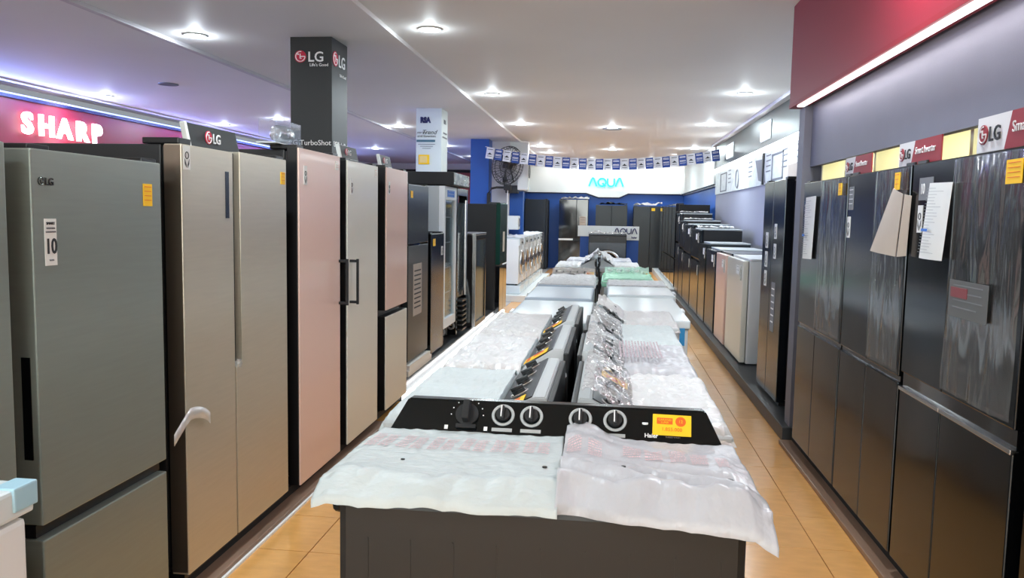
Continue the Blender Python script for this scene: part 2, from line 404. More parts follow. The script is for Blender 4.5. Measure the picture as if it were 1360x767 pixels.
text('Trend', .085, 'darkprint', P2, (-2.51, 10.997, 2.64), shear=.4)
text('your best', .05, 'greyprint', P2, (-2.61, 10.997, 2.65), shear=.3, sx=.7)
text('and favorites', .05, 'greyprint', P2, (-2.54, 10.997, 2.60))
box('printed_band', mat('teal_band', C(70, 110, 125), .5), P2, -2.68, -2.42, 10.994, 10.998, 2.535, 2.565)
for k in range(3): box('text_line', 'greyprint', P2, -2.66+.03*k, -2.42-.03*k, 10.994, 10.998, 2.50-.028*k, 2.507-.028*k)
g = box('printed_poster', 'yellow', P2, -2.65, -2.50, 10.99, 10.998, 2.23, 2.36)
box('poster_picture', mat('pale_amber', C(235, 205, 130), .6), g, -2.635, -2.53, 10.986, 10.99, 2.25, 2.34)
text('RSA', .08, 'greyprint', P2, (-2.327, 11.2, 2.80), (PI/2, 0, PI/2), bold=.003)
box('text_line', 'greyprint', P2, -2.329, -2.325, 11.05, 11.35, 2.60, 2.62)
box('text_line', 'greyprint', P2, -2.329, -2.325, 11.1, 11.33, 2.66, 2.68)
# ================================================================= LAMPS
def area(name, loc, sx, sy, power, col=(1, 1, 1), rot=(0, 0, 0), parent=None, spread=None):
    l = bpy.data.lights.new(name, 'AREA'); l.shape = 'RECTANGLE'; l.size = sx; l.size_y = sy; l.energy = power; l.color = col
    if spread: l.spread = spread
    o = bpy.data.objects.new(name, l); COL.objects.link(o); o.location = loc; o.rotation_euler = rot
    if parent: o.parent = parent
    return o
names = {(-1.48, 6.48): 'round recessed ceiling lamp nearest the camera above the washers', (-1.48, 9.95): 'recessed ceiling lamp second along the row above the washers',
 (-1.48, 13.15): 'recessed ceiling lamp third along the row above the washers', (-1.5, 17.3): 'recessed ceiling lamp left of two close together before the blue booth', (-1.44, 19.0): 'recessed ceiling lamp farthest along the left row near the booth',
 (-3.47, 6.47): 'recessed ceiling lamp left of the black pillar', (-6.43, 9.72): 'recessed ceiling lamp above the glowing red wall sign', (-6.45, 12.95): 'recessed ceiling lamp near the red wall above the black header',
 (-5.15, 12.1): 'recessed ceiling lamp beside the black pillar, purple glow around', (-3.54, 13.27): 'recessed ceiling lamp between black pillar and printed white pillar', (-3.5, 17.0): 'recessed ceiling lamp just right of the printed white pillar',
 (1.54, 9.87): 'recessed ceiling lamp over the right aisle, nearer one', (1.54, 13.13): 'recessed ceiling lamp over the right aisle, farther one', (.02, 17.97): 'recessed ceiling lamp above the lit cyan sign'}
outs = [(-1.48, 3.1), (-3.47, 3.1), (1.0, 3.4), (-1.48, -.2), (.9, -1.2), (-5.2, 3.1), (1.75, 17.5), (1.0, 20.8), (-.5, 21.2), (.0, 13.6), (-5.2, 17.5), (-3.4, 20), (-5, -1)]
lamp0 = None
for (x, y), lab in list(names.items())+[(q, None) for q in outs]:
    z = 3.03 if x > -1.8 else (2.995 if x > -3.76 else 2.97)
    if lamp0 is None:
        t = lamp0 = thing('ceiling_lamp', lab, 'ceiling light', (x, y, z), 0, 'recessed round ceiling lamps')
        G().ring((0, 0, -.004), .088, .010, 'z', 28, 6).obj('rim', 'white', t, smooth=True)
        G().cyl((0, 0, -.001), .08, .008, 'z', 28).obj('diffuser', 'downlight', t)
    else:
        t = copy_tree(lamp0); t.location = (x, y, z); t['label'] = lab or 'round recessed ceiling lamp outside the picture'
    l = bpy.data.lights.new('lamp_light', 'AREA'); l.shape = 'DISK'; l.size = .16
    l.energy = LAMP['down']*(.35 if x < -3 else 1); l.color = (.82, .94, 1)
    o = bpy.data.objects.new('lamp_light', l); COL.objects.link(o); o.parent = t; o.location = (0, 0, -.012)
    l = bpy.data.lights.new('bulb_light', 'POINT'); l.shadow_soft_size = .03; l.energy = LAMP['bulb']*(.9 if x < -5 else .8 if x < -3 else 1); l.color = (.50, .56, 1) if x < -5 else (.76, .84, 1) if x < -3 else (.82, .94, 1)
    o = bpy.data.objects.new('bulb_light', l); COL.objects.link(o); o.parent = t; o.location = (0, 0, -.065)
# blue cove along the red wall, with its strip
st = tag(G().box(-7.29, -7.25, 3, 22, 2.905, 2.92).obj('cove_strip', 'ledblue'), 'blue light strip in the cove above the red wall', 'light strip')
for y in (8.6, 17.5): area('cove_lamp', (-7.18, y, 2.87), .08, 3.6, LAMP['cove'], (.24, .34, 1), (0, math.radians(-108), 0), spread=math.radians(110))
area('cove_lamp', (-7.18, 13.5, 2.87), .08, 5, LAMP['cove']*.8, (.28, .34, 1), (0, math.radians(-108), 0), spread=math.radians(110))
# booth fascia spots
for x in (-1.9, -1.0, .0, 1.0, 1.75): area('fascia_lamp', (x, 23.35, 3.0), .25, .1, LAMP['fascia'], (1, 1, 1), (math.radians(35), 0, 0))
for y in (17.6, 19.2, 20.8, 22.4): area('fascia_lamp', (1.55, y, 3.0), .1, .2, LAMP['fascia']*.8, (1, 1, 1), (0, math.radians(35), 0))
for y in (17.6, 19.8, 22): area('fascia_lamp', (-1.95, y, 3.0), .1, .2, LAMP['fascia']*.7, (1, 1, 1), (0, math.radians(-35), 0))
# strip under the red bulkhead, niche lamps, picture shelf strip, kerb strip
area('bulkhead_lamp', (1.265, 2.5, 2.31), .03, 6, LAMP['strip'], (1, .93, .97), (0, math.radians(12), 0))
for y in (5.3, 4.8, 4.25, 3.65, 3.1, 2.5): area('niche_lamp', (1.7, y, 2.04), .2, .3, LAMP['niche'], (1, .97, .75))
area('shelf_lamp', (1.98, 12.5, 2.50), .08, 7.6, LAMP['shelf'], (.97, 1, 1), (0, math.radians(25), 0))
area('kerb_lamp', (-1.63, 9.5, .10), .06, 6, LAMP['kerb'], (.97, .98, 1), (0, math.radians(60), 0))
# added fill light and unseen glowing panel behind the camera, brightening the fronts
area('fill_light', (-1.2, -4.8, 1.9), 6, 2.2, LAMP['front'], (.93, .97, 1), (math.radians(90), 0, 0))
wbox('fill_panel_1', 'lightbox', -4.2, 1.8, -4.99, -4.97, .9, 2.9)
# ================================================================= FRIDGES
def sticker(p, x0, x1, z0, z1, y, m='yellow', lines=0, lm='greyprint', name='sticker'):
    s = box(name, m, p, x0, x1, y-.0015, y+.001, z0, z1)
    hh = z1-z0; ww = x1-x0
    if lines:
        g = G()
        for k in range(lines):
            zz = z1-hh*(.12+.8*k/lines); a = random.uniform(.08, .25) if k % 2 else .12
            g.box(x0+ww*.12, x1-ww*a, y-.0025, y-.001, zz-hh*.028, zz)
        g.obj('print', lm, s)
    return s
def badge(p, x, z, y, wd=.045, hg=.085):
    """white energy badge with two dark marks"""
    s = box('sticker', 'paper', p, x-wd/2, x+wd/2, y-.0015, y+.001, z-hg/2, z+hg/2)
    g = G(); g.ring((x, y-.002, z+hg*.1), wd*.25, .002, 'y', 14, 4)
    g.prism([(x-wd*.34, z-hg*.05), (x-wd*.1, z-hg*.3), (x-wd*.1, z-hg*.42), (x-wd*.3, z-hg*.25)], y-.003, y-.001)
    g.prism([(x+wd*.34, z-hg*.05), (x+wd*.3, z-hg*.25), (x+wd*.1, z-hg*.42), (x+wd*.1, z-hg*.3)], y-.003, y-.001)
    g.obj('print', 'darkprint', s)
    return s
def fridge(name, label, loc, rotz, w, d, h, doors, cab='darkcab', t=.065, cat='refrigerator', group=None, kick='black', hinges=True, top=0):
    """origin on the floor under the middle of the front; the front faces local -Y. doors: (x0,x1,z0,z1,material)"""
    r = thing(name, label, cat, loc, rotz, group)
    G().box(-w/2, w/2, t+.012, d, .035, h-.012+top, .006).obj('cabinet', cab, r)
    G().box(-w/2+.01, w/2-.01, t, t+.012, .05, h-.02).obj('gasket', 'black', r)
    G().box(-w/2+.01, w/2-.01, .025, t+.05, .004, .045).obj('kick_plate', kick, r)
    if hinges:
        for s in (-1, 1): G().box(s*(w/2-.05)-.045, s*(w/2-.05)+.045, .012, .16, h-.01, h+.014, .005).obj('hinge_cover', 'black', r)
    for s in (-1, 1): G().cyl((s*(w/2-.06), d-.08, .018), .02, .036).obj('foot', 'black', r)
    ds = []
    for q in doors:
        x0, x1, z0, z1, m = q[:5]
        if m in ('pink', 'cream'):
            o = G().box(x0, x1, .008, t, z0, z1, .004).obj('door', 'black', r)
            G().box(x0+.002, x1-.002, 0, .010, z0+.002, z1-.002, .003).obj('door_panel', m, o, label='%s glass front of the door' % m)
            ds.append(o)
        else: ds.append(G().box(x0, x1, 0, t, z0, z1, .005).obj('door', m, r))
    return r, ds
LX = -1.607; RL = PI/2; RR = -PI/2
def lrow(y0, y1, x=LX, z=.08): return (x, (y0+y1)/2, z)
# --- F0 nearest edge fridge
r, ds = fridge('refrigerator', 'grey steel refrigerator cut by the left edge of the photograph', lrow(1.53, 1.985), RL, .455, .62, 1.64, [(-.2275, .2275, .62, 1.64, 'steelgreen'), (-.2275, .2275, .05, .585, 'steelgreen')])
# --- F1 bottom freezer fridge
r, ds = fridge('refrigerator', 'grey brushed steel fridge with a round letter logo, tall white numbered label and yellow sticker', lrow(2.08, 2.735), RL, .655, .64, 1.632,
               [(-.3275, .3275, .545, 1.632, 'steelgreen'), (-.3275, .3275, .05, .50, 'steelgreen')], t=.10)
G().box(-.3300, -.3265, .022, .05, .74, 1.04, .001).obj('recessed_handle', 'blackgloss', ds[0])
G().box(-.32, .3275, .03, .10, .503, .54).obj('handle_channel', 'black', r)
glyph('LG', ds[0], -.3275+.038, -.001, 1.542, .012, disc='darkprint', line='steelgreen', lm='darkprint', size=.030)
s = box('sticker', 'paper', ds[0], -.282, -.232, -.0015, .001, 1.30, 1.435)
text('SMART', .0115, 'darkprint', s, (-.257, -.002, 1.418)); text('INVERTER', .008, 'greyprint', s, (-.257, -.002, 1.405)); text('COMPRESSOR', .0068, 'greyprint', s, (-.257, -.002, 1.395))
text('10', .062, 'darkprint', s, (-.257, -.002, 1.335), sx=.8, bold=.001); text('YEARS', .007, 'greyprint', s, (-.257, -.002, 1.313))
sticker(ds[0], .215, .268, 1.478, 1.555, -.001, 'yellow', 4, 'orange')
# --- SxS sand steel fridge
r, ds = fridge('refrigerator', 'wide two door refrigerator in sand coloured steel with a black header on top', lrow(2.88, 3.87), RL, .99, .70, 1.725,
               [(-.495, -.078, .03, 1.715, 'steelsand')], t=.07)
G().prism([(-.066, .03), (.495, .03), (.495, 1.722), (-.012, 1.722), (-.012, .80), (-.066, .785)], 0, .07, bev=.004).obj('door', 'steelsand', r)
G().box(-.078, -.012, .030, .068, .79, 1.715).obj('handle_channel', 'blackmatte', r)
G().box(-.4965, -.494, .004, .07, .04, 1.71).obj('door_edge', 'bronze', ds[0])
G().box(-.150, -.118, -.0015, .001, 1.435, 1.63).obj('display_strip', 'bluedark', ds[0])
badge(ds[0], -.46, 1.665, -.001, .05, .09); sticker(r, .425, .475, 1.60, 1.66, -.001, 'yellow', 3, 'orange')
G().lathe([(.0, -.02), (.012, -.018), (.016, 0), (.012, .018), (0, .02)], (-.055, -.004, .80)).obj('plastic_clip', 'acrylic', r)
# header standees with logo
def standee(label, loc, w=.44, h=.105):
    t = thing('header_sign', label, 'sign', loc, RL)
    tilt = Matrix.Rotation(math.radians(-12), 4, 'X')
    G().box(-w/2, w/2, 0, .006, 0, h, .002, mx=tilt).obj('panel', 'pillarblack', t)
    G().box(-w/2-.018, -w/2, -.012, .012, 0, h, .004, mx=tilt).obj('edge_fin', 'white', t)
    G().box(-w/2, w/2, 0, .07, -.001, .004).obj('foot', 'white', t)
    y = .012
    glyph('LG', t, -w*.12, y+.004-.010, h*.52, h*.27, lm='whiteprint', size=h*.55)
    return t
standee('black header card with two letter logo standing on the sand steel refrigerator', (-1.70, 3.335, 1.80), .45, .105)
standee('small black header card with two letter logo standing on the cream refrigerator', (-1.66, 5.02, 1.884), .36, .085)
standee('small black header card with two letter logo standing on the pink and cream refrigerator', (-1.68, 5.94, 1.894), .32, .085)
# hanging tape piece on the steel door edge
def tapefn(u, v):
    a = u*.27
    return Vector((-.10+a*.92, -.012-.028*math.sin(u*2.6), .02+.03*math.sin(u*3.1)-.05*abs(u-.35)+v*.045-.02*(u < .3)*(1-u/.3)*2))
t = G().sheet(12, 2, tapefn, .001).obj('packing_tape', 'tapefilm', None, (LX, 2.87, .70), RL, smooth='all')
tag(t, 'torn clear packing tape hanging from the sand steel refrigerator', 'tape')
# --- pink, cream, pink/cream single doors
def pull(p, x, z0, z1, d=.05):
    g = G(); g.box(x-.008, x+.008, -d-.008, -d+.006, z0, z1, .002); g.box(x-.006, x+.006, -d, 0, z0+.005, z0+.022, .002); g.box(x-.006, x+.006, -d, 0, z1-.022, z1-.005, .002)
    g.obj('handle', 'blackmatte', p)
r, ds = fridge('refrigerator', 'tall single door refrigerator with a full pink door', lrow(4.035, 4.68), RL, .645, .66, 1.80, [(-.3225, .3225, .0, 1.80, 'pink')], cab='black')
pull(ds[0], .30, .91, 1.19); badge(ds[0], -.235, 1.66, -.001, .045, .10); sticker(ds[0], .235, .285, 1.715, 1.765, -.001, 'cream', 3, 'orange')
r, ds = fridge('refrigerator', 'tall single door refrigerator with a full cream door and black pull handle', lrow(4.815, 5.475), RL, .66, .66, 1.79, [(-.33, .33, .0, 1.79, 'cream')], cab='black')
pull(ds[0], -.285, .895, 1.18); badge(ds[0], -.25, 1.63, -.001, .045, .10); sticker(ds[0], .25, .285, 1.71, 1.765, -.001, 'cream', 3, 'orange')
r, ds = fridge('refrigerator', 'two door refrigerator, pink door above a cream door', lrow(5.69, 6.305), RL, .615, .66, 1.80, [(-.3075, .3075, .755, 1.80, 'pink'), (-.3075, .3075, .01, .71, 'cream')], cab='black')
badge(ds[0], -.24, 1.65, -.001, .04, .09)
# acrylic compressor display on the pink fridge
t = thing('compressor_display', 'clear box with a silver compressor model on the pink refrigerator', 'display', (-1.70, 4.13, 1.899), RL)
g = G(); g.box(-.17, .17, 0, .004, 0, .12); g.box(-.17, -.165, 0, .09, 0, .12); g.box(.165, .17, 0, .09, 0, .12); g.box(-.17, .17, 0, .09, .116, .12); g.obj('box', 'acrylic', t)
G().box(-.18, .18, -.005, .1, -.004, 0).obj('base', 'white', t)
mxh = Matrix.Rotation(PI/2, 4, 'Y')
G().lathe([(.0, -.09), (.030, -.088), (.044, -.07), (.047, -.02), (.044, -.018), (.044, -.008), (.048, -.005), (.047, .05), (.036, .075), (0, .08)], (.03, .045, .055), 24, mxh).obj('drum', 'drum', t, smooth=True)
# --- second left row, behind
LB = -1.70
def lb(x, z): return z
r, ds = fridge('refrigerator', 'dark blue black two door refrigerator standing on a white foam tray', (LB, 7.06, .243), RL, .84, .62, 1.557,
               [(-.36, .40, 1.042, 1.557, 'bluedark'), (-.36, .40, .02, 1.027, 'graphite')])
G().box(.40, .42, .004, .06, .02, 1.557).obj('side_trim', 'black', r)
G().box(-.33, .05, -.004, .0, 1.026, 1.042).obj('handle', 'blackgloss', r)
sticker(ds[0], -.28, -.21, 1.44, 1.50, -.001, 'yellow', 3, 'orange'); sticker(ds[1], -.18, .14, .40, .86, -.001, 'kraft', 9, 'darkprint', 'specification_sheet')
t = tag(G().prism([(-.44, 0), (.46, 0), (.46, .05), (.40, .05), (.40, .0915), (-.40, .0915), (-.40, .05), (-.44, .05)], -.03, .55).obj('foam_tray', 'foamtray', None, (LB, 7.06, .151), RL), 'white foam packing tray under the dark blue two door refrigerator', 'packing tray')
r, ds = fridge('freezer', 'short dark steel upright freezer beside the dark blue refrigerator', (LB, 7.90, .155), RL, .60, .55, 1.20,
               [(-.30, .30, .02, 1.20, 'darksteel')], cat='freezer')
sticker(ds[0], -.22, -.12, 1.08, 1.15, -.001, 'yellow', 2, 'orange'); badge(ds[0], .20, 1.02, -.001, .08, .09)
# display cooler, white, glass door, black header box
t = thing('display_cooler', 'tall white display cooler with a glass door under a black header', 'cooler', (LB, 8.55, .30), RL)
G().box(-.34, .30, .06, .60, .04, 1.54, .01).obj('cabinet', 'greybody', t)
g = G(); g.box(-.34, .32, 0, .06, .04, .14, .004); g.box(-.34, .32, 0, .06, 1.40, 1.54, .004); g.box(-.34, -.28, 0, .06, .14, 1.40, .004); g.box(.25, .32, 0, .06, .14, 1.40, .004)
fr = g.obj('door', 'whitebody', t); G().box(-.28, .25, .02, .03, .14, 1.44).obj('pane', 'glass', fr)
G().box(-.27, .24, .035, .058, .14, 1.44).obj('interior', 'bluedark', t)
for k in range(4): G().box(-.27, .24, .028, .034, .4+.27*k, .41+.27*k).obj('shelf', 'greyprint', t)
sticker(fr, -.2, .18, 1.43, 1.50, -.001, 'blueprint', 2, 'whiteprint')
for s in (-1, 1): G().ring((s*.26, .04, -.0), .035, .012, 'x', 16, 6).obj('caster', 'greyprint', t)
for s in (-1, 1): G().ring((s*.26, .5, -.0), .035, .012, 'x', 16, 6).obj('caster', 'greyprint', t)
for s in (-1, 1):
    for q in (.04, .5): G().tube([(s*.26, q, .0), (s*.26, q, .06)], .012).obj('caster_stem', 'chrome', t)
t2 = thing('carton', 'flat black carton lying across the top of the white display cooler', 'box', (-1.61, 8.2, 1.848))
G().box(-.50, .0, 0, .95, -.0, .135, .01).obj('carton_body', 'blackmatte', t2)
G().sheet(20, 6, lambda u, v: Vector((.004+.01*noise.noise(Vector((u*14, v*5, 3))), .03+u*.9, .01+v*.12))).obj('plastic_wrap', 'wrapclear', t2, smooth='all')
# dark open-front cooler with side shelves
t = thing('display_cooler', 'dark display cooler with exposed side trays beside the white display cooler', 'cooler', (LB, 9.25, .16), RL)
G().box(-.34, .34, .12, .6, .0, 1.68, .01).obj('cabinet', 'graphite', t)
g = G(); g.box(-.34, -.28, 0, .1, .02, 1.68, .004); g.box(.28, .34, 0, .1, .02, 1.68, .004); g.box(-.28, .28, 0, .1, 1.6, 1.68, .004); g.box(-.28, .28, 0, .1, .44, .5, .004)
fr = g.obj('door', 'darksteel', t); G().box(-.28, .28, .04, .05, .5, 1.52).obj('pane', 'glass', fr)
for k in range(7): G().box(-.26, .0, -.06, .06, .06+.055*k, .08+.055*k, .004).obj('vent_slat', 'black', t)
G().cyl((.02, -.03, 1.0), .02, 1.1).obj('pipe', 'silver', t)
G().tube([(.12, -.02, .62), (.12, -.04, .5), (.16, -.05, .4), (.16, -.05, .1)], .025, 10).obj('bottle', 'glass', t, smooth=True)
# black wine cabinet
t = thing('wine_cooler', 'waist high black cabinet with a glass door and silver door edge', 'cooler', (-1.62, 10.15, .155), RL)
G().box(-.42, .42, .05, .62, .0, 1.14, .01).obj('cabinet', 'blackmatte', t)
G().box(-.43, .43, .0, .62, 1.14, 1.165, .004).obj('top', 'silver', t)
g = G(); g.box(-.42, .42, 0, .05, .0, .06, .003); g.box(-.42, .42, 0, .05, 1.08, 1.14, .003); g.box(-.42, -.36, 0, .05, .06, 1.08, .003); g.box(.36, .42, 0, .05, .06, 1.08, .003)
fr = g.obj('door', 'darksteel2', t); G().box(-.36, .36, .01, .02, .06, 1.08).obj('pane', 'glass', fr); G().box(-.36, .36, .03, .05, .06, 1.08).obj('interior', 'blackmatte', t)
G().box(-.435, -.42, -.005, .04, 0, 1.14, .002).obj('edge_strip', 'silver', t)
# tall black 2x2 fridge
r, ds = fridge('refrigerator', 'tall black refrigerator with dark green glass doors near the blue pillar', (-1.58, 12.05, .10), RL, .80, .85, 1.62,
               [(-.40, -.005, .72, 1.62, 'greendoor'), (.005, .40, .72, 1.62, 'greendoor'), (-.40, -.005, .02, .70, 'blackdoor'), (.005, .40, .02, .70, 'blackdoor')], cab='blackmatte')
sticker(r, -.1, .1, .9, 1.2, -.001, 'kraft', 0)
# ================================================================= RIGHT DISPLAY ROW (mirror steel four door fridges)
RX = 1.25
def four(label, y0, y1, ys, h=1.70, zs=(.775, .80), m='darksteel', bar=False):
    wd = y1-y0; c = (y0+y1)/2; xs = c-ys      # local +X runs toward the camera
    r, ds = fridge('refrigerator', label, (RX, c, .09), RR, wd, .66, h,
                   [(-wd/2, xs-.004, zs[1], h, m), (xs+.004, wd/2, zs[1], h, m), (-wd/2, xs-.004, .02, zs[0], m), (xs+.004, wd/2, .02, zs[0], m)], cab='black')
    G().box(-wd/2, wd/2, .012, .06, zs[0], zs[1]).obj('handle_channel', 'blackgloss', r)
    if bar:
        for q in ((-wd/2, xs-.004), (xs+.004, wd/2)): G().box(q[0], q[1], -.006, .02, zs[0]-.012, zs[0]+.004, .002).obj('handle', 'silver', r)
    return r, ds
fa = four('mirror steel four door refrigerator at the far end of the right display row', 4.47, 5.43, 4.985)
fb = four('mirror steel four door refrigerator in the middle of the right display row', 3.575, 4.445, 4.005)
fc = four('mirror steel four door refrigerator nearest in the right row with silver handle bars', 2.58, 3.545, 3.125, zs=(.765, .83), bar=True)
fd = four('mirror steel refrigerator cut off by the lower right corner of the photograph', 1.55, 2.49, 2.05, zs=(.765, .83), bar=True)
# clear films on the right-hand doors
def door_film(r, x0, x1, z0, z1, seed, amp=.006):
    def fn(u, v):
        x = x0+(x1-x0)*u; z = z0+(z1-z0)*v
        e = math.sin(PI*u)**.4
        y = -.008-amp*1.6*e*(.5+noise.noise(Vector((u*7+seed, v*1.6+u*2, seed))))-amp*.7*noise.noise(Vector((u*20, v*5, seed+3)))
        return Vector((x+.006*noise.noise(Vector((v*9, seed, u))), min(y, -.003), z))
    return G().sheet(28, 34, fn).obj('door_film', 'film', r, smooth='all')
door_film(fa[0], -.02-.02, .475, .82, 1.69, 1.3); door_film(fb[0], .015, .43, .82, 1.69, 5.1); door_film(fc[0], -.055, .47, .85, 1.69, 9.7, .009); door_film(fd[0], .0, .45, .85, 1.69, 3.7)
sticker(fa[0], .36, .42, 1.60, 1.665, -.014, 'yellow', 3, 'orange'); sticker(fb[0], .30, .36, 1.60, 1.675, -.016, 'yellow', 3, 'orange'); sticker(fc[0], .36, .46, 1.585, 1.66, -.02, 'yellow', 4, 'orange')
badge(fa[1][0], -.40, 1.32, -.001, .05, .11); badge(fb[1][0], -.40, 1.43, -.001, .05, .11); badge(fc[1][0], -.375, 1.475, -.001, .05, .11)
sticker(fa[1][0], -.44, -.40, 1.46, 1.57, -.001, 'greyprint', 3, 'whiteprint'); sticker(fb[1][0], -.42, -.34, 1.52, 1.64, -.001, 'greyprint', 4, 'whiteprint')
s = sticker(fc[1][0], -.40, -.26, 1.55, 1.64, -.001, 'greyprint', 0); text('10', .06, 'whiteprint', s, (-.36, -.003, 1.575), sx=.7)
M['dimlabel'] = mat('film_covered_label', C(92, 94, 95), .4); M['dimred'] = mat('film_covered_red', C(130, 60, 66), .4)
s = sticker(fc[0], -.0, .30, 1.13, 1.26, -.02, 'dimlabel', 4, 'greyprint'); box('print', 'dimred', s, .02, .15, -.024, -.021, 1.20, 1.235)
# hanging cards and papers
def card(name, label, cat, pts, m, thick=.003, bow=.02, lines=0):
    """pts = four world points TL, TR, BR, BL"""
    P = [Vector(p) for p in pts]; o = P[3].copy()
    n = (P[1]-P[0]).cross(P[3]-P[0]).normalized()
    def fn(u, v):
        p = P[0].lerp(P[1], u).lerp(P[3].lerp(P[2], u), v)
        return p-o+n*bow*math.sin(PI*u)*(.3+v)
    c = G().sheet(8, 8, fn, thick).obj(name, m, None, o, smooth=True); tag(c, label, cat)
    if lines:
        g = G()
        for k in range(lines):
            v = .07+.88*k/lines; a, b = .1, random.uniform(.5, .9)
            q = [fn(a, v), fn(b, v), fn(b, v+.005), fn(a, v+.005)]
            vs = [g.bm.verts.new(p+Vector((-.012, 0, 0))) for p in q]; g.bm.faces.new(vs)
        g.obj('print', 'palegrey', c)
        q = [fn(.14, .60), fn(.5, .60), fn(.5, .635), fn(.14, .635)]; g = G(); g.bm.faces.new([g.bm.verts.new(p+Vector((-.014, 0, 0))) for p in q]); g.obj('print', 'blueprint', c)
    return c
card('grey_card', 'grey folded card hanging in front of the middle right refrigerator', 'card', [(1.225, 3.69, 1.697), (1.22, 3.555, 1.668), (1.21, 3.575, 1.405), (1.19, 3.84, 1.418)], 'kraft', .003, -.015)
card('grey_card', 'narrow shaded back flap of the folded grey card on the middle right refrigerator', 'card', [(1.222, 3.55, 1.667), (1.24, 3.52, 1.66), (1.24, 3.54, 1.41), (1.212, 3.57, 1.404)], 'kraft', .002, 0)
card('specification_sheet', 'long white specification sheet hanging on the nearest right refrigerator', 'paper', [(1.225, 3.295, 1.703), (1.215, 3.06, 1.697), (1.21, 3.10, 1.412), (1.22, 3.345, 1.412)], 'paper', .001, -.012, 22)
card('specification_sheet', 'white specification sheet on the farthest door of the right refrigerator row', 'paper', [(1.235, 5.31, 1.695), (1.235, 5.06, 1.70), (1.235, 5.10, 1.315), (1.235, 5.33, 1.31)], 'paper', .001, -.01, 24)
# header boards on the right row
def header(label, y0, y1, z0=1.80, z1=1.925, s=1):
    w = y1-y0; t = thing('header_sign', label, 'sign', (1.275, (y0+y1)/2, z0), RR)
    h = z1-z0; k = -w/2+w*.36
    G().prism([(-w/2, 0), (k-.02, 0), (k+.02, h), (-w/2, h)], 0, .006).obj('logo_panel', 'whitewall', t)
    G().prism([(k-.02, 0), (w/2, 0), (w/2, h), (k+.02, h)], 0, .006).obj('slogan_panel', 'header_red', t)
    glyph('LG', t, -w/2+h*.42, -.003, h*.5, h*.28, disc='header_red', line='whitewall', lm='darkprint', size=h*.58)
    text('Smart Inverter', h*.42, 'whitewall', t, (k+.03, -.002, h*.42), align='LEFT', sx=s)
    return t
header('red and white header board over the nearest right refrigerator, cut by the right edge', 2.42, 3.03, 1.795, 1.915)
header('red and white header board between the nearest and the middle right refrigerator', 3.34, 3.80, 1.795, 1.895, .85)
header('small red and white header board over the farthest right refrigerator', 4.18, 4.62, 1.795, 1.89, .8)
# ================================================================= RIGHT MIDDLE BAY
r, ds = fridge('refrigerator', 'tall dark steel two door refrigerator next to the end of the red display bay', (1.33, 6.79, .10), RR, .84, .74, 1.77,
               [(-.42, -.03, .03, 1.765, 'darksteel'), (-.022, .42, .03, 1.765, 'darksteel')], cab='pillarblack')
for k in range(3): badge(ds[0], -.22, 1.28-.16*k, -.001, .10, .13)
badge(ds[1], .12, 1.36, -.001, .09, .12); badge(ds[1], .12, 1.20, -.001, .09, .12); sticker(ds[1], .06, .20, .55, .95, -.001, 'greyprint', 6, 'whiteprint')
def upright(label, y0, y1, h, cab, door, z=.10, d=.6, top='greybody', cat='freezer', name='freezer', n=1, m2=None):
    w = y1-y0; r = thing(name, label, cat, (1.33, (y0+y1)/2, z), RR)
    G().box(-w/2, w/2, .062, d, .0, h-.02, .008).obj('cabinet', cab, r)
    G().box(-w/2, w/2, .062, d+.005, h-.018, h, .004).obj('top', top, r)
    for k in range(n):
        a, b = (0, h-.02) if n == 1 else ((0, h*.62), (h*.64, h-.01))[k]
        dd = G().box(-w/2+.004, w/2-.004, 0, .055, a+.01, b, .012).obj('door', (m2 if (k and m2) else door), r, smooth=False)
        G().box(w/2-.07, w/2-.05, -.014, 0, b-.20, b-.05, .003).obj('handle', 'silver', dd)
    sticker(r, w*.12, w*.28, h-.17, h-.08, -.001, 'paper', 2, 'darkprint')
    return r
upright('white upright freezer with a cream door at the near end of the right platform row', 8.16, 9.22, 1.05, 'whitebody', 'cream', z=.11, top='whitebody')
upright('upright freezer with a pink door beside the white freezer', 9.36, 10.16, 1.06, 'graphite', 'pink', z=.10, d=.58, top='graphite')
upright('black upright freezer with a steel door beside the pink freezer', 10.28, 11.20, 1.07, 'black', 'bluedark', z=.10, d=.62)
upright('silver edged upright freezer with rounded door beside the black one', 11.3, 12.08, 1.12, 'graphite', 'darksteel', z=.10)
upright('black two door refrigerator, waist high, first behind the silver edged freezer', 12.16, 13.30, 1.30, 'blackmatte', 'darksteel', z=.10, d=.62, n=2, cat='refrigerator', name='refrigerator')
upright('black two door refrigerator with a grey top, second behind the silver edged freezer', 13.4, 14.6, 1.36, 'blackmatte', 'darksteel2', z=.10, d=.62, n=2, cat='refrigerator', name='refrigerator')
upright('chest high black refrigerator third behind the silver edged freezer', 14.7, 15.5, 1.42, 'blackmatte', 'darksteel2', z=.10, d=.64, n=2, cat='refrigerator', name='refrigerator')
upright('dark refrigerator with plastic wrap on top just before the tall black ones', 15.6, 16.4, 1.55, 'blackmatte', 'darksteel2', z=.10, d=.6, n=2, cat='refrigerator', name='refrigerator')
nm = ['nearest', 'second', 'third', 'fourth', 'farthest']
for k in range(5):
    y0 = 16.65+k*1.0
    r, ds = fridge('refrigerator', 'tall black refrigerator by the right blue wall, %s of the five' % nm[k], (1.33, y0+.45, .12), RR, .90, .68, 1.72,
                   [(-.45, -.005, .62, 1.72, 'blackdoor'), (.005, .45, .62, 1.72, 'blackdoor'), (-.45, .45, .03, .60, 'blackdoor')], cab='blackmatte', group='tall black refrigerators along the right blue wall')
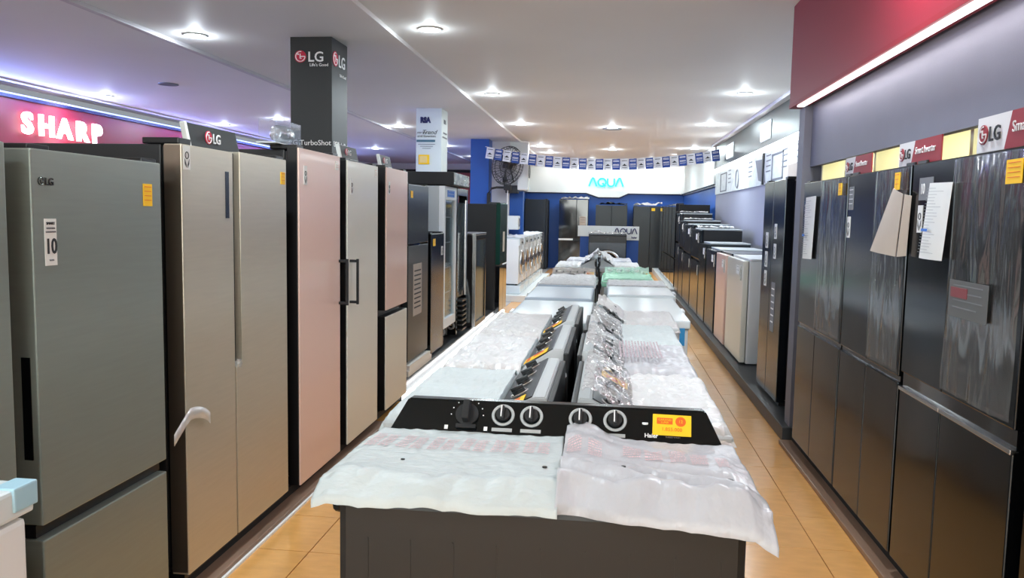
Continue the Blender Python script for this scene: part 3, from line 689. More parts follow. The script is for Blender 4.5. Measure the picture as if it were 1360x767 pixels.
for i, (y, z, lab) in enumerate(((12.7, 1.405, 'crumpled clear wrap on the first black waist high refrigerator'), (15.1, 1.525, 'crumpled clear wrap on the third dark refrigerator'), (16.0, 1.655, 'crumpled clear wrap just before the tall black refrigerators'))):
    c = G().sheet(16, 10, lambda u, v: Vector(((u-.5)*.5, (v-.5)*.5, .012+.05*abs(noise.noise(Vector((u*6+i*4, v*6, i)))))) ).obj('plastic_wrap', 'wrap', None, (1.62, y, z), smooth='all'); tag(c, lab, 'plastic wrap')
# posters, light boxes over the middle bay
pl = tag(wbox('poster_strip', 'poster', 2.085, 2.11, 8.0, 16.55, 2.03, 2.45), 'pale strip of line drawings and captions above the right freezers', 'poster'); del pl['kind']
wbox('trim_60', 'ledcool', 2.05, 2.14, 5.95, 16.6, 2.47, 2.53)
def on_wall(y, z): return (2.084, y, z)
for y0, y1, shape in ((8.9, 9.9, 0), (10.2, 10.9, 1), (11.3, 12.1, 2), (13.2, 14.3, 3), (15.0, 15.8, 1)):
    g = G(); zc = 2.22
    if shape == 0: g.box(2.078, 2.085, y0, y1, 2.04, 2.20)
    elif shape == 1:
        g.box(2.078, 2.085, y0, y1, 2.06, 2.08); g.box(2.078, 2.085, y0, y1, 2.38, 2.40); g.box(2.078, 2.085, y0, y0+.05, 2.06, 2.4); g.box(2.078, 2.085, y1-.05, y1, 2.06, 2.4)
    elif shape == 2: g.prism([(y0, 2.05), (y0+.5, 2.1), (y1, 2.40), (y0+.2, 2.38)], 2.078, 2.085, 'x')
    else: g.ring((2.08, (y0+y1)/2, 2.22), .15, .012, 'x', 20, 4)
    g.obj('line_drawing', 'greyprint' if shape else 'kraft', pl)
g = G()
for y0 in (8.4, 9.2, 10.0, 11.0, 12.4, 14.5):
    for k in range(4): g.box(2.08, 2.085, y0, y0+.28, 2.40-.07*k, 2.415-.07*k)
g.obj('caption_lines', 'greyprint', pl)
G().box(2.06, 2.11, 11.42, 11.48, 2.03, 2.46).obj('divider', 'darkcab', pl)
for (y0, y1, lab) in ((11.05, 11.75, 'bright white rectangular light box on the dark upper wall, nearer one'), (14.3, 15.1, 'bright white rectangular light box on the dark upper wall, farther one')):
    b = thing('light_box', lab, 'light box', (2.085, (y0+y1)/2, 2.62)); hh = (y1-y0)/2
    G().box(-.012, 0, -hh, hh, 0, .26, .004).obj('frame', 'white', b); G().box(-.014, -.012, -hh+.02, hh-.02, .02, .24).obj('face', 'lightbox', b)
# ================================================================= BACK OF THE BOOTH
def back(label, x0, x1, h, doors, y=23.25, cab='blackmatte', z=.0):
    w = x1-x0; c = (x0+x1)/2
    return fridge('refrigerator', label, (c, y, z), 0, w, .66, h, [(a*w-w/2, b*w-w/2, q*h, s*h, m) for a, b, q, s, m in doors], cab=cab)
back('tall graphite refrigerator at the left back corner of the blue booth', -2.44, -1.78, 2.02, [(0, .92, .03, 1, 'graphite'), (.93, 1, .03, 1, 'darkcab')])
r, ds = back('tall black refrigerator with a white middle band against the blue wall', -1.45, -.62, 2.03, [(0, .6, .46, 1, 'blackdoor'), (.61, 1, .46, 1, 'blackdoor'), (0, 1, .03, .42, 'blackdoor')])
G().box(-.415, .0, -.015, .01, .86, .91, .004).obj('handle', 'whitebody', r); sticker(r, .18, .36, 1.30, 1.55, -.002, 'kraft', 3, 'darkprint')
back('graphite two door refrigerator under the dropped middle of the white fascia', -.40, .50, 1.88, [(0, .495, .4, 1, 'graphite'), (.505, 1, .4, 1, 'graphite'), (0, .495, .02, .39, 'graphite'), (.505, 1, .02, .39, 'graphite')])
r, ds = back('graphite two door refrigerator at the right end of the back wall', .68, 1.62, 1.87, [(0, .495, .06, 1, 'graphite'), (.51, 1, .06, 1, 'graphite')])
sticker(r, .03, .13, 1.74, 1.82, -.002, 'yellow', 0); badge(r, .42, 1.68, -.002, .09, .18)
for x0, z, lab, nd in ((-1.0, 2.045, 'crumpled white wrap on the black refrigerator with the white band', 3), (.1, 1.9, 'black cloth bundle on the middle back refrigerator', 4), (1.08, 1.89, 'crumpled clear wrap on the right end back refrigerator', 5)):
    c = G().sheet(14, 8, lambda u, v: Vector(((u-.5)*.8, (v-.5)*.4, .01+.12*abs(noise.noise(Vector((u*5+nd, v*4, nd))))+.05*(nd == 5)*(u > .8)))).obj('plastic_wrap', 'blackmatte' if nd == 4 else 'wrap', None, (x0, 23.55, z), smooth='all')
    tag(c, lab, 'plastic wrap')
# booth sign
sg = thing('wall_sign', 'glowing cyan four letter sign on the white back fascia', 'sign', (-.13, 23.85, 2.44))
def aqua(parent, H, m, y, back_m=None, r=None, x0=0, z0=0, gap=1.0):
    """four rounded line letters as separate tubes"""
    r = r or H*.085; wA = H*.95; q = []
    def A(x): return [(x, 0), (x+wA*.34, H*.86), (x+wA*.42, H*.98), (x+wA*.5, H), (x+wA*.58, H*.98), (x+wA*.66, H*.86), (x+wA, 0)]
    def Q(x):
        pts = [(x+H*.5+H*.47*math.cos(a), H*.5+H*.47*math.sin(a)) for a in [PI*2*i/20-PI/3 for i in range(21)]]; return pts
    def U(x):
        return [(x, H)]+[(x+H*.4-H*.4*math.cos(a), H*.40-H*.38*math.sin(a)) for a in [PI*i/8 for i in range(9)]]+[(x+H*.8, H)]
    xs = [0, H*1.12, H*2.32, H*3.28]; tot = xs[3]+wA
    for k, (fn, xx) in enumerate(zip((A, Q, U, A), xs)):
        pts = fn(xx-tot/2)
        for mm, rr, dy in ([(back_m, r*2.1, .02)] if back_m else [])+[(m, r, 0)]:
            g = G(); g.tube([(x0+a, y+dy, z0+b) for a, b in pts], rr, 6)
            if k == 1: g.tube([(x0+xx-tot/2+H*.55, y+dy, z0+H*.42), (x0+xx-tot/2+H*.95, y+dy, z0+0)], rr, 6)
            g.obj('letter', mm, parent, smooth=True)
M['signcyan_core'] = mat('teal_letter_core', C(30, 150, 155), .4, emit=(.02, .32, .34, 1), es=1)
aqua(sg, .235, 'signcyan_core', -.045, 'signcyan', .014)
text('RISE', .11, 'signglow', sg, (.37, -.02, -.13), bold=.004)
# display counter board with dark letters
t = thing('display_board', 'blue display board with a white header and dark four letter name', 'sign', (0, 13.0, 0))
G().box(-.46, .47, 0, .05, 0, 1.3, .004).obj('panel', 'blue', t)
G().prism([(-.50, 1.235), (.17, 1.235), (.17, 1.185), (.475, 1.185), (.475, 1.405), (-.50, 1.405)], -.03, .0).obj('header', 'white', t)
aqua(t, .085, 'navyprint', -.04, None, .009, .262, 1.285)
text('haier', .045, 'navyprint', t, (.40, -.032, 1.215), bold=.002)
# front loader in front of it
def front_loader(label, loc, rotz, w=.6, d=.5, h=.85, body='darksteel2', group=None, film=True, base=0):
    t = thing('washing_machine', label, 'washing machine', loc, rotz, group)
    G().box(-w/2, w/2, .02, d, 0, h-.02, .012).obj('body', body, t)
    G().box(-w/2, w/2, 0, d, h-.02, h, .006).obj('top', body if body != 'whitebody' else 'whitelid', t)
    G().box(-w/2+.005, w/2-.005, 0, .022, h-.13, h-.025, .004).obj('control_panel', 'black' if body != 'whitebody' else 'whitelid', t)
    G().cyl((0, -.012, h-.078), .020, .03, 'y').obj('knob', 'graphite', t, smooth=True)
    dr = G().ring((0, 0, h*.46), w*.33, .028, 'y', 36, 8).obj('door', 'silver', t, smooth='all')
    G().lathe([(0, -.03), (w*.12, -.025), (w*.26, .0), (w*.31, .03)], (0, -.0, h*.46), 30, Matrix.Rotation(PI/2, 4, 'X') @ Matrix.Scale(-1, 4, (0, 0, 1))).obj('porthole', 'blackgloss', dr, smooth=True)
    G().box(w*.30, w*.36, -.045, -.02, h*.40, h*.52, .006).obj('handle', 'chrome', dr)
    for s in (-1, 1): G().cyl((s*(w/2-.06), .06, -.01), .02, .03).obj('foot', 'black', t)
    return t
fl = front_loader('dark front loading washer with a round door before the blue display board', (-.02, 12.35, .448), 0, .58, .52, .84)
G().sheet(24, 10, lambda u, v: Vector(((u-.5)*.6, -.02+v*.5, .845+.045*abs(noise.noise(Vector((u*8, v*7, 2))))+.02*(u > .15)*(u < .3))), 0).obj('plastic_film', 'wrapclear', fl, smooth='all')
tag(G().box(-.36, .34, 12.3, 12.95, 0, .422, .01).obj('pedestal', 'white'), 'white pedestal under the dark front loading washer', 'pedestal')
# white front loaders at the left
w0 = None
wn = ['nearest', 'second', 'third', 'fourth', 'fifth', 'farthest']
for k in range(6):
    lab = 'white front loading washer with clear wrap, %s of the six on the left' % wn[k]
    y = 14.78+k*.84
    if w0 is None:
        w0 = front_loader(lab, (-1.60, y, .30), RL, .62, .55, .83, 'whitebody', 'white front loaders in a row on the left')
        G().sheet(12, 16, lambda u, v: Vector(((u-.5)*.64, -.045-.03*noise.noise(Vector((u*5, v*6, 1))), .0+v*.86)), 0).obj('plastic_film', 'film', w0, smooth='all')
        G().sheet(12, 6, lambda u, v: Vector(((u-.5)*.64, -.02+v*.4, .845+.05*abs(noise.noise(Vector((u*6, v*5, 7)))))), 0).obj('plastic_film', 'wrap', w0, smooth='all')
    else: put(copy_tree(w0), (-1.60, y, .30), RL, lab)
    tag(G().box(-.36, .36, 0, .56, 0, .148, .006).obj('pedestal', 'whitelid', None, (-1.58, y, .125), RL), 'low white pedestal under the %s white front loading washer' % wn[k], 'pedestal', 'low white washer pedestals')
# ================================================================= TWIN TUB WASHERS
def nz(*a): return noise.noise(Vector(a))
def knob(parent, x, y, z, tilt, r=.030, ring='silver', cap='darkcab', style=0):
    """dial on the sloped panel: tilt = panel slope from horizontal"""
    T = Matrix.Translation((x, y, z)) @ Matrix.Rotation(tilt, 4, 'X')
    k = G().ring((0, 0, 0), r*.92, r*.15, 'z', 30, 6, mx=Matrix.Scale(.4, 4, (0, 0, 1)))
    bmesh.ops.transform(k.bm, matrix=T, verts=k.bm.verts[:])
    d = k.obj('dial_ring', ring, parent, smooth='all')
    g = G(); g.cyl((0, 0, .006), r*.62, .012, 'z', 20); g.box(-r*.17, r*.17, -r*.62, r*.62, .010, .028, .003)
    bmesh.ops.transform(g.bm, matrix=T, verts=g.bm.verts[:]); o = g.obj('knob', cap, parent, smooth=True)
    g = G(); g.box(-r*.13, -r*.02, -r*.5, r*.6, .028, .030); bmesh.ops.transform(g.bm, matrix=T, verts=g.bm.verts[:]); g.obj('pointer', 'whiteprint', o)
def twin_tub(label, loc, rotz, w=.80, d=.50, body='greybody', panel='black', deck='greybody', n=4, wrap=None, rise=.08, pd=.17, style=1, group=None, stick=None, seed=0, lidm='whitelid', crumple=.010, panelwrap=None, H=.93, flush=False):
    """origin on the floor, middle of the front edge; lids in front, sloped control panel at the back; front faces -Y"""
    t = thing('twin_tub_washer', label, 'washing machine', loc, rotz, group)
    yp = d-pd
    g = G(); i_ = 0 if flush else .03; g.box(-w/2+i_, w/2-i_, .015, d-.02, .06, H-(.012 if flush else .06), .02)
    for k in range(int(w/.1)): g.box(-w/2+.07+k*.1, -w/2+.075+k*.1, .011, .02, .1, H-.1) if 0 else g.box(-w/2+.07+k*.1, -w/2+.074+k*.1, .0138, .02, .1, H-.1)
    g.obj('body', body, t)
    G().box(-w/2+.05, w/2-.05, .03, d-.04, .0, .065, .01).obj('base', 'black', t)
    G().box(-w/2-(.012 if flush else 0), w/2+(.012 if flush else 0), .05 if flush else 0, d, H-.065, H, .018, 3).obj('deck', deck, t)
    for s in (-1, 1): G().box(min(s*.01, s*(w/2-.03)), max(s*.01, s*(w/2-.03)), .09 if flush else .02, yp-.01, H-.005, H+.016, .008).obj('lid', lidm, t)
    # control panel wedge with slanted ends
    zt = H+rise
    g = G(); b = g.bm
    prof = [(yp, H), (yp+.008, H+.018), (d-.045, zt), (d-.008, zt), (d+.01, H-.02)]
    ins = [0, .008, .05, .055, .02]
    A = [b.verts.new((-w/2+i, y, z)) for (y, z), i in zip(prof, ins)]; Bq = [b.verts.new((w/2-i, y, z)) for (y, z), i in zip(prof, ins)]
    b.faces.new(A); b.faces.new(Bq[::-1])
    for i in range(5): b.faces.new([A[i], Bq[i], Bq[(i+1) % 5], A[(i+1) % 5]])
    bmesh.ops.bevel(b, geom=b.edges[:], offset=.004, segments=2, affect='EDGES')
    cp = g.obj('control_panel', deck if style == 1 else panel, t)
    sl = math.atan2(rise-.018, (d-.045)-(yp+.008)); ym = (yp+.008+d-.045)/2; zm = H+.018+(rise-.018)/2
    T = Matrix.Translation((0, ym, zm)) @ Matrix.Rotation(sl, 4, 'X'); L = math.hypot(rise-.018, (d-.045)-(yp+.008))
    if style == 1:
        g = G(); g.box(-w/2+.06, w/2-.06, -L*.46, L*.46, .0, .004, .001); bmesh.ops.transform(g.bm, matrix=T, verts=g.bm.verts[:]); g.obj('panel_face', panel, cp)
        for k in range(n):
            x = -w*.36+w*.58*k/max(1, n-1)
            g = G(); g.cyl((x, 0, .010), .022, .014, 'z', 20); g.box(x-.005, x+.005, -.021, .021, .016, .028, .002); bmesh.ops.transform(g.bm, matrix=T, verts=g.bm.verts[:])
            o = g.obj('knob', 'black' if panel != 'black' else 'graphite', cp, smooth=True)
            g = G(); g.ring((x, 0, .004), .029, .003, 'z', 22, 5); bmesh.ops.transform(g.bm, matrix=T, verts=g.bm.verts[:]); g.obj('dial_ring', 'silver', o)
    if not flush: G().box(-w/2+.03, w/2-.03, d-.006, d+.014, .3, zt-.012, .006).obj('back_panel', 'darkcab', t)
    if stick is not None:
        g = G(); g.box(stick-.05, stick+.05, -L*.5, L*.28, .006, .008); bmesh.ops.transform(g.bm, matrix=T, verts=g.bm.verts[:]); o = g.obj('sticker', 'yellow', cp)
        g = G(); g.box(stick-.04, stick+.0, -L*.2, L*.15, .008, .009); g.box(stick-.035, stick+.04, -L*.42, -L*.3, .008, .009); bmesh.ops.transform(g.bm, matrix=T, verts=g.bm.verts[:]); g.obj('print', 'orange', o)
    if wrap:
        ov = .006
        def fn(u, v):
            x = -w/2-ov+(w+2*ov)*u; y = -ov+(yp-.005+ov)*v
            e = min(min(u, 1-u)*w, v*d)/.05
            z = H+.026+crumple*(nz(u*5+seed, v*4, seed)+.7*nz(u*15, v*13+seed, 2)+.35*nz(u*34, v*30, seed))
            if e < 1: z -= .055*(1-e)**1.5; 
            return Vector((x, y, z))
        G().sheet(56, 40, fn).obj('plastic_cover', wrap, t, smooth='all')
    if panelwrap:
        def fp(u, v):
            x = -w/2+.03+(w-.06)*u; a = v
            y = (yp-.01)+(d-.01-yp)*a; z = H+.02+(rise+.01)*min(1, a*1.25)+.03*abs(nz(u*9+seed, v*4, seed))+.012*nz(u*25, v*9, 1)
            return Vector((x, y, z))
        G().sheet(48, 14, fp).obj('panel_wrap', panelwrap, t, smooth='all')
    return t, T, L, sl
# --- the nearest washer, facing the camera
W1 = (-.1375, 1.665, 0)
t, T, L, sl = twin_tub('charcoal twin tub washer nearest the camera with a black control panel of dials', W1, 0, w=.925, d=.565, body='washbody', panel='washpanel', deck='washpanel', style=0, rise=.10, pd=.115, lidm='darkcab', flush=True)
for o in [x for x in bpy.data.objects if x.parent == t and x.name.startswith('body')]: o.scale = (.965, 1, 1)
def onp(x, v, h=0):  # point on the sloped panel: x in world, v in -1..1 across the slope
    p = T @ Vector((x+.1375, v*L/2, h)); return p
for xw, rg in ((-.276, 'dialgrey'), (-.197, 'dialgrey'), (-.063, 'dialgrey'), (.031, 'dialgrey')):
    p = onp(xw, .22, .002); knob(t, p.x, p.y, p.z, sl, .030, rg)
    p2 = onp(xw, -.62, .001); q = G().box(-.028, .028, -.005, .005, 0, .0015, mx=Matrix.Translation(p2) @ Matrix.Rotation(sl, 4, 'X')).obj('caption_bar', 'dialgrey', t)
p = onp(-.376, .15, .002)
g = G(); g.cyl((0, 0, .004), .032, .008, 'z', 22); g.box(-.009, .009, -.025, .030, .006, .038, .003); g.box(-.028, .028, -.042, -.030, 0, .010, .002)
bmesh.ops.transform(g.bm, matrix=Matrix.Translation(p) @ Matrix.Rotation(sl, 4, 'X'), verts=g.bm.verts[:]); kb = g.obj('program_knob', 'blackmatte', t, smooth=True)
g = G()
for a in range(8): g.cyl((.045*math.cos(a*.45), .045*math.sin(a*.45), 0), .0018, .001, 'z', 8)
g.box(-.06, -.05, -.045, -.033, 0, .001); g.box(.05, .06, -.045, -.033, 0, .001); g.box(-.02, .02, -.056, -.053, 0, .001)
bmesh.ops.transform(g.bm, matrix=Matrix.Translation(p) @ Matrix.Rotation(sl, 4, 'X'), verts=g.bm.verts[:]); g.obj('dial_marks', 'whiteprint', t)
RX_ = (sl, 0, 0)
st = G().box(-.051, .051, -.030, .030, 0, .0012).obj('sticker', 'yellow', t, tuple(onp(.183, .10, .002)), rot=(sl, 0, math.radians(-3)), label='yellow price sticker with orange print')
g = G(); g.box(-.040, .002, .002, .020, .0013, .0018, .0); g.obj('print', 'orange', st)
g = G(); g.lathe([(.0, .0013), (.014, .0013), (.014, .0018), (0, .0018)], (.023, .011, 0), 16); g.obj('print', 'orange', st)
text('GARANSI', .0085, 'yellow', st, (-.019, .011, .0025), (0, 0, 0), 'print', .0003); text('SUPER', .0075, 'yellow', st, (-.019, .004, .0025), (0, 0, 0), 'print', .0003)
text('12', .012, 'yellow', st, (.023, .007, .0025), (0, 0, 0), 'print', .0003)
text('1.855.000', .014, 'orange', st, (.0, -.017, .0018), (0, 0, 0), 'print', .0003)
text('Haier', .016, 'whiteprint', t, tuple(onp(.128, -.62, .0015)), (sl, 0, 0), 'lettering', .0003, bold=.0004)
text('TURBO WASH', .006, 'silver', t, tuple(onp(.185, -.60, .0015)), (sl, 0, 0), 'lettering', .0003)
p = onp(.112, .15, .001); G().cyl(tuple(p), .008, .004, 'z', 16).obj('indicator', 'whiteprint', t)
# bags over its lids
def bag(name, label, m, x0, x1, yb, yf, z, seed, fnx, prints, pm, dots, crease=0):
    """a soft foam bag: closed pillow draped over the lid, sagging at the front"""
    def surf(u, v):
        x, y, z0 = fnx(u, v)
        fr = max(0, (v-.60)/.40)
        ed = 1-.75*max(0, (v-.88)/.12)
        wv = .006*nz(x*5+seed, y*4, seed)+ed*fr*(.032*nz(x*7+seed, y*7, 3)+.028*abs(nz(x*16, y*9+seed, 1)))+.0030*nz(x*45, y*38, seed)*ed
        a = x*.5+y; wv += ed*crease*.030*abs(nz(a*9+seed, x*2.2, 8))*min(1, v*2.2)
        wv += .009*math.exp(-((v-.84)/.05)**2)*(1+.8*nz(x*9, seed, 2))
        z = z0+wv
        if v < .9: z = max(z, .953)
        return Vector((x, y, z))
    g = G(); nx, ny = 90, 64; b = g.bm
    top = [[b.verts.new(surf(i/nx, j/ny)) for i in range(nx+1)] for j in range(ny+1)]
    for j in range(ny):
        for i in range(nx): b.faces.new([top[j][i], top[j][i+1], top[j+1][i+1], top[j+1][i]])
    bmesh.ops.recalc_face_normals(b, faces=b.faces[:])
    if b.faces[0].normal.z < 0: bmesh.ops.reverse_faces(b, faces=b.faces[:])
    ed = [e for e in b.edges if e.is_boundary]
    r = bmesh.ops.extrude_edge_only(b, edges=ed); vs = [q for q in r['geom'] if isinstance(q, bmesh.types.BMVert)]
    for q in vs:
        q.co.z -= .018
    o = g.obj(name, m, None, smooth='all')
    tag(o, label, 'plastic cover')
    for (u0, u1, v0, v1) in prints:
        g = G(); n2 = 7; rows = 9
        # rows of small print marks
        for rI in range(rows):
            va = v0+(v1-v0)*rI/rows; vb = va+(v1-v0)/rows*.5
            k = 0; u = u0
            while u < u1-.004:
                ww = random.uniform(.006, .02); ue = min(u+ww, u1)
                q = [surf(u, va)+Vector((0, 0, .0022)), surf(ue, va)+Vector((0, 0, .0022)), surf(ue, vb)+Vector((0, 0, .0022)), surf(u, vb)+Vector((0, 0, .0022))]
                b2 = g.bm; b2.faces.new([b2.verts.new(a) for a in q]); u = ue+.004
        g.obj('faded_print', pm, o)
    for (u, v, rr) in dots:
        p = surf(u, v); G().cyl((p.x, p.y, p.z+.0015), rr, .002, 'z', 14).obj('punched_hole', 'black', o)
    return o
def fl_(u, v):
    # left bag: back edge straight along the panel, front edge overhangs left
    xl = -.598-.040*v-.008*math.sin(v*4); xr = -.104+.012*v
    x = xl+(xr-xl)*u
    y = 2.112-(.468+.006*math.sin(u*4)+.005*nz(u*6, 1, 2))*v
    z = .962-.002*v-.030*max(0, (v-.88)/.12)**1.4-.012*max(0, 1-u/.06)*v
    return x, y, z
prl = [(.03+.125*k*1.25, .03+.125*k*1.25+.055, .15, .38) for k in range(6)]+[(.10+.125*k*1.25, .10+.125*k*1.25+.055, .17, .39) for k in range(6)]
prl = [(a, min(b, .985), c, d) for a, b, c, d in prl]
bag('foam_bag', 'flat white foam bag with faded pink print over the left lid of the nearest washer', 'foam', 0, 0, 0, 0, 0, 1.7, fl_, prl, 'pinkprint', [(.285, .58, .005), (.93, .60, .006)])
def fr_(u, v):
    xl = -.098+.0*v; xr = .335+.008*v+.012*(v**3)
    x = xl+(xr-xl)*u
    yb = 2.118+.050*math.exp(-((u-.10)/.13)**2)-.03*u
    y = yb-(.470+.02*u*u+.022*math.exp(-(u/.25)**2))*v
    z = .963+.03*math.exp(-((u-.10)/.14)**2)*max(0, 1-v*3)-.004*v-(.032+.004*u)*max(0, (v-.86)/.14)**1.4-.03*max(0, (u-.9)/.1)*v
    return x, y, z
prr = [(.02, .10, .24, .40), (.14, .22, .26, .42), (.34, .44, .20, .36), (.46, .56, .22, .40), (.60, .69, .22, .38), (.71, .80, .28, .44), (.84, .90, .32, .48)]
bag('plastic_bag', 'wrinkled milky plastic bag with magenta print over the right lid of the nearest washer', 'foam2', 0, 0, 0, 0, 0, 6.3, fr_, prr, 'pinkprint', [(.33, .66, .0055), (.86, .66, .007)], crease=1.6)
# --- left column (fronts face left), right column (fronts face right)
XL, XRr = -.665, .375
twin_tub('grey twin tub washer first on the left behind the nearest, flat white bag', (XL, 2.69, 0), RR, w=.78, d=.50, style=1, wrap='foam', crumple=.005, stick=.325, seed=2, n=4)
twin_tub('grey twin tub washer second on the left, crinkled clear wrap and yellow sticker', (XL, 3.545, 0), RR, w=.84, d=.505, style=1, wrap='wrap', stick=.33, seed=4, n=4, panel='graphite', crumple=.011, rise=.09)
twin_tub('grey twin tub washer third on the left, clear wrap over its lids', (XL, 4.44, 0), RR, w=.86, d=.51, style=1, wrap='wrap', stick=.34, seed=6, n=4, crumple=.009, rise=.09)
twin_tub('twin tub washer first on the right with silver wrapped panel and crinkled film', (XRr, 2.70, 0), RL, w=.78, d=.46, style=1, wrap='wrap', stick=.12, seed=8, n=3, panel='graphite', panelwrap='wrapclear', crumple=.011)
twin_tub('twin tub washer second on the right, milky bag with faded print', (XRr-.005, 3.49, 0), RL, w=.68, d=.47, style=1, wrap='foam2', seed=11, n=4, panelwrap='wrapclear', crumple=.013)
twin_tub('twin tub washer third on the right with a white cover and smooth edge', (XRr, 4.21, 0), RL, w=.66, d=.47, style=1, wrap='foam', seed=13, n=3, panelwrap='wrapclear', crumple=.007)
twin_tub('twin tub washer fourth on the right, half clear wrap, before the taped freezer', (XRr+.04, 4.90, 0), RL, w=.60, d=.49, style=1, wrap='wrap', seed=15, n=3, panelwrap='wrap', crumple=.008)
# printed patch of the second right bag
g = G()
for rI in range(13):
    y = 3.30
    while y < 3.72: 
        ww = random.uniform(.02, .05); g.box(.06+rI*.014, .067+rI*.014, y, y+ww, .978, .979); y += ww+.012
tag(g.obj('printed_card', 'magprint'), 'faded magenta print patch on the second right washer bag', 'print')
# --- chest freezers in two columns
def chest(label, x0, x1, y0, y1, h, lid='whitelid', body='whitebody', hs=1, rise=.05, rounded=.02, film=None):
    t = thing('chest_freezer', label, 'freezer', ((x0+x1)/2, (y0+y1)/2, 0))
    w = x1-x0; d = y1-y0
    G().box(-w/2+.012, w/2-.012, -d/2+.012, d/2-.012, .04, h-rise-.006, .015).obj('body', body, t)
    G().box(-w/2, w/2, -d/2, d/2, h-rise, h, rounded, 4).obj('lid', lid, t, smooth=True)
    G().box(-w/2+.008, w/2-.008, -d/2+.008, d/2-.008, h-rise-.008, h-rise+.002).obj('gasket', 'greyprint', t)
    G().box(hs*(w/2), hs*(w/2)+hs*.022 if hs > 0 else hs*(w/2)-.0, -.09, .09, h-rise-.03, h-.008, .004).obj('handle', body, t) if hs > 0 else G().box(-w/2-.022, -w/2, -.09, .09, h-rise-.03, h-.008, .004).obj('handle', body, t)
    for a in (-1, 1):
        for b in (-1, 1): G().cyl((a*(w/2-.06), b*(d/2-.06), .02), .025, .04).obj('foot', 'black', t)
    if film:
        G().sheet(40, 40, lambda u, v: Vector(((u-.5)*(w+.02), (v-.5)*(d+.01), h+.004+.010*abs(nz(u*9, v*12, h*9))-.03*(max(abs(u-.5), abs(v-.5)) > .485)))).obj('plastic_film', film, t, smooth='all')
    return t
c = chest('white chest freezer with blue tape on its near corner, right column', .0, .545, 5.29, 6.74, .885, rise=.055, rounded=.012)
G().box(.205, .238, -.7255, -.715, .72, .80).obj('tape', 'bluetape', c); G().box(.205, .238, -.7268, -.7245, .80, .835).obj('tape', 'bluetape', c)
chest('white chest freezer with rounded lid, second in the right column', .0, .575, 6.80, 7.62, .90, rounded=.024, rise=.07)
chest('white chest freezer before the green wrapped washer, third in the right column', .0, .56, 7.68, 8.36, .90, rounded=.024, rise=.06, film='wrap')
chest('pale white chest freezer, first in the left column behind the washers', -.66, -.10, 5.0, 6.30, .885, hs=-1, rise=.05)
chest('pale blue grey chest freezer, second in the left column', -.66, -.12, 6.36, 7.40, .90, 'bluelid', hs=-1, rise=.07, rounded=.024)
chest('pale blue grey chest freezer with cloudy film, third in the left column', -.66, -.12, 7.46, 8.36, .91, 'bluelid', hs=-1, rise=.06, rounded=.02, film='wrap')
# --- washers beyond
t, T2, L2, s2 = twin_tub('twin tub washer wrapped in green film with white dials and a yellow sticker', (.215, 8.42, 0), 0, w=.56, d=.95, style=0, panel='greenpanel', deck='greenpanel', body='whitebody', wrap='greenwrap', rise=.05, H=.885, pd=.16, seed=21, lidm='greenpanel', panelwrap='greenwrap', stick=.19)
for k in range(4):
    q = T2 @ Vector((-.19+.1*k, 0, .01)); G().cyl(tuple(q), .030, .05, 'z', 16).obj('knob', 'white', t, smooth=True)
twin_tub('black panelled twin tub washer with yellow sticker beside the green wrapped washer', (-.385, 8.46, 0), 0, w=.55, d=.80, style=1, panel='black', deck='black', wrap='wrap', rise=.05, H=.87, pd=.16, seed=23, n=5, panelwrap='wrapclear', stick=.18)
twin_tub('silver film wrapped twin tub washer left of centre, before the display board', (-.66, 10.35, .0), RR, w=.78, d=.50, style=1, wrap='wrap', panelwrap='wrap', seed=31, n=3)
twin_tub('silver film wrapped twin tub washer right of centre, before the display board', (.40, 10.35, .0), RL, w=.78, d=.50, style=1, wrap='wrap', panelwrap='wrap', seed=33, n=3)
twin_tub('grey lidded twin tub washer left of centre, last before the display board', (-.58, 11.45, 0), RR, w=.85, d=.44, style=1, wrap='foam2', panelwrap='wrap', seed=35, n=3)
twin_tub('grey lidded twin tub washer right of centre, last before the display board', (.33, 11.45, 0), RL, w=.85, d=.44, style=1, wrap='foam2', panelwrap='wrap', seed=37, n=3)
c = G().sheet(30, 30, lambda u, v: Vector(((u-.5)*(.34), (v-.5)*.9, .13*math.exp(-((u-.5)/.22)**2)*(1-.5*v)+.07*abs(nz(u*7, v*9, 5))))).obj('plastic_wrap', 'wrap', None, (-.13, 10.4, 1.0), smooth='all')
tag(c, 'heap of bright crumpled wrap between the silver wrapped washers', 'plastic wrap')
# ================================================================= SMALLER THINGS
# white appliance at the lower left corner
t = thing('washing_machine', 'white enamel washer top at the lower left corner with pale blue tape', 'washing machine', (-1.44, 1.2, 0))
G().box(-.29, .295, -.3, .235, .02, .93, .012).obj('body', 'whitebody', t)
G().box(-.30, .306, -.31, .245, .94, 1.0, .008).obj('top', 'whitelid', t)
G().box(.262, .311, .185, .250, .955, 1.004, .004).obj('tape', 'palebluetape', t)
for a in (-.2, .2):
    for b in (-.2, .15): G().cyl((a, b, .012), .02, .024).obj('foot', 'black', t)
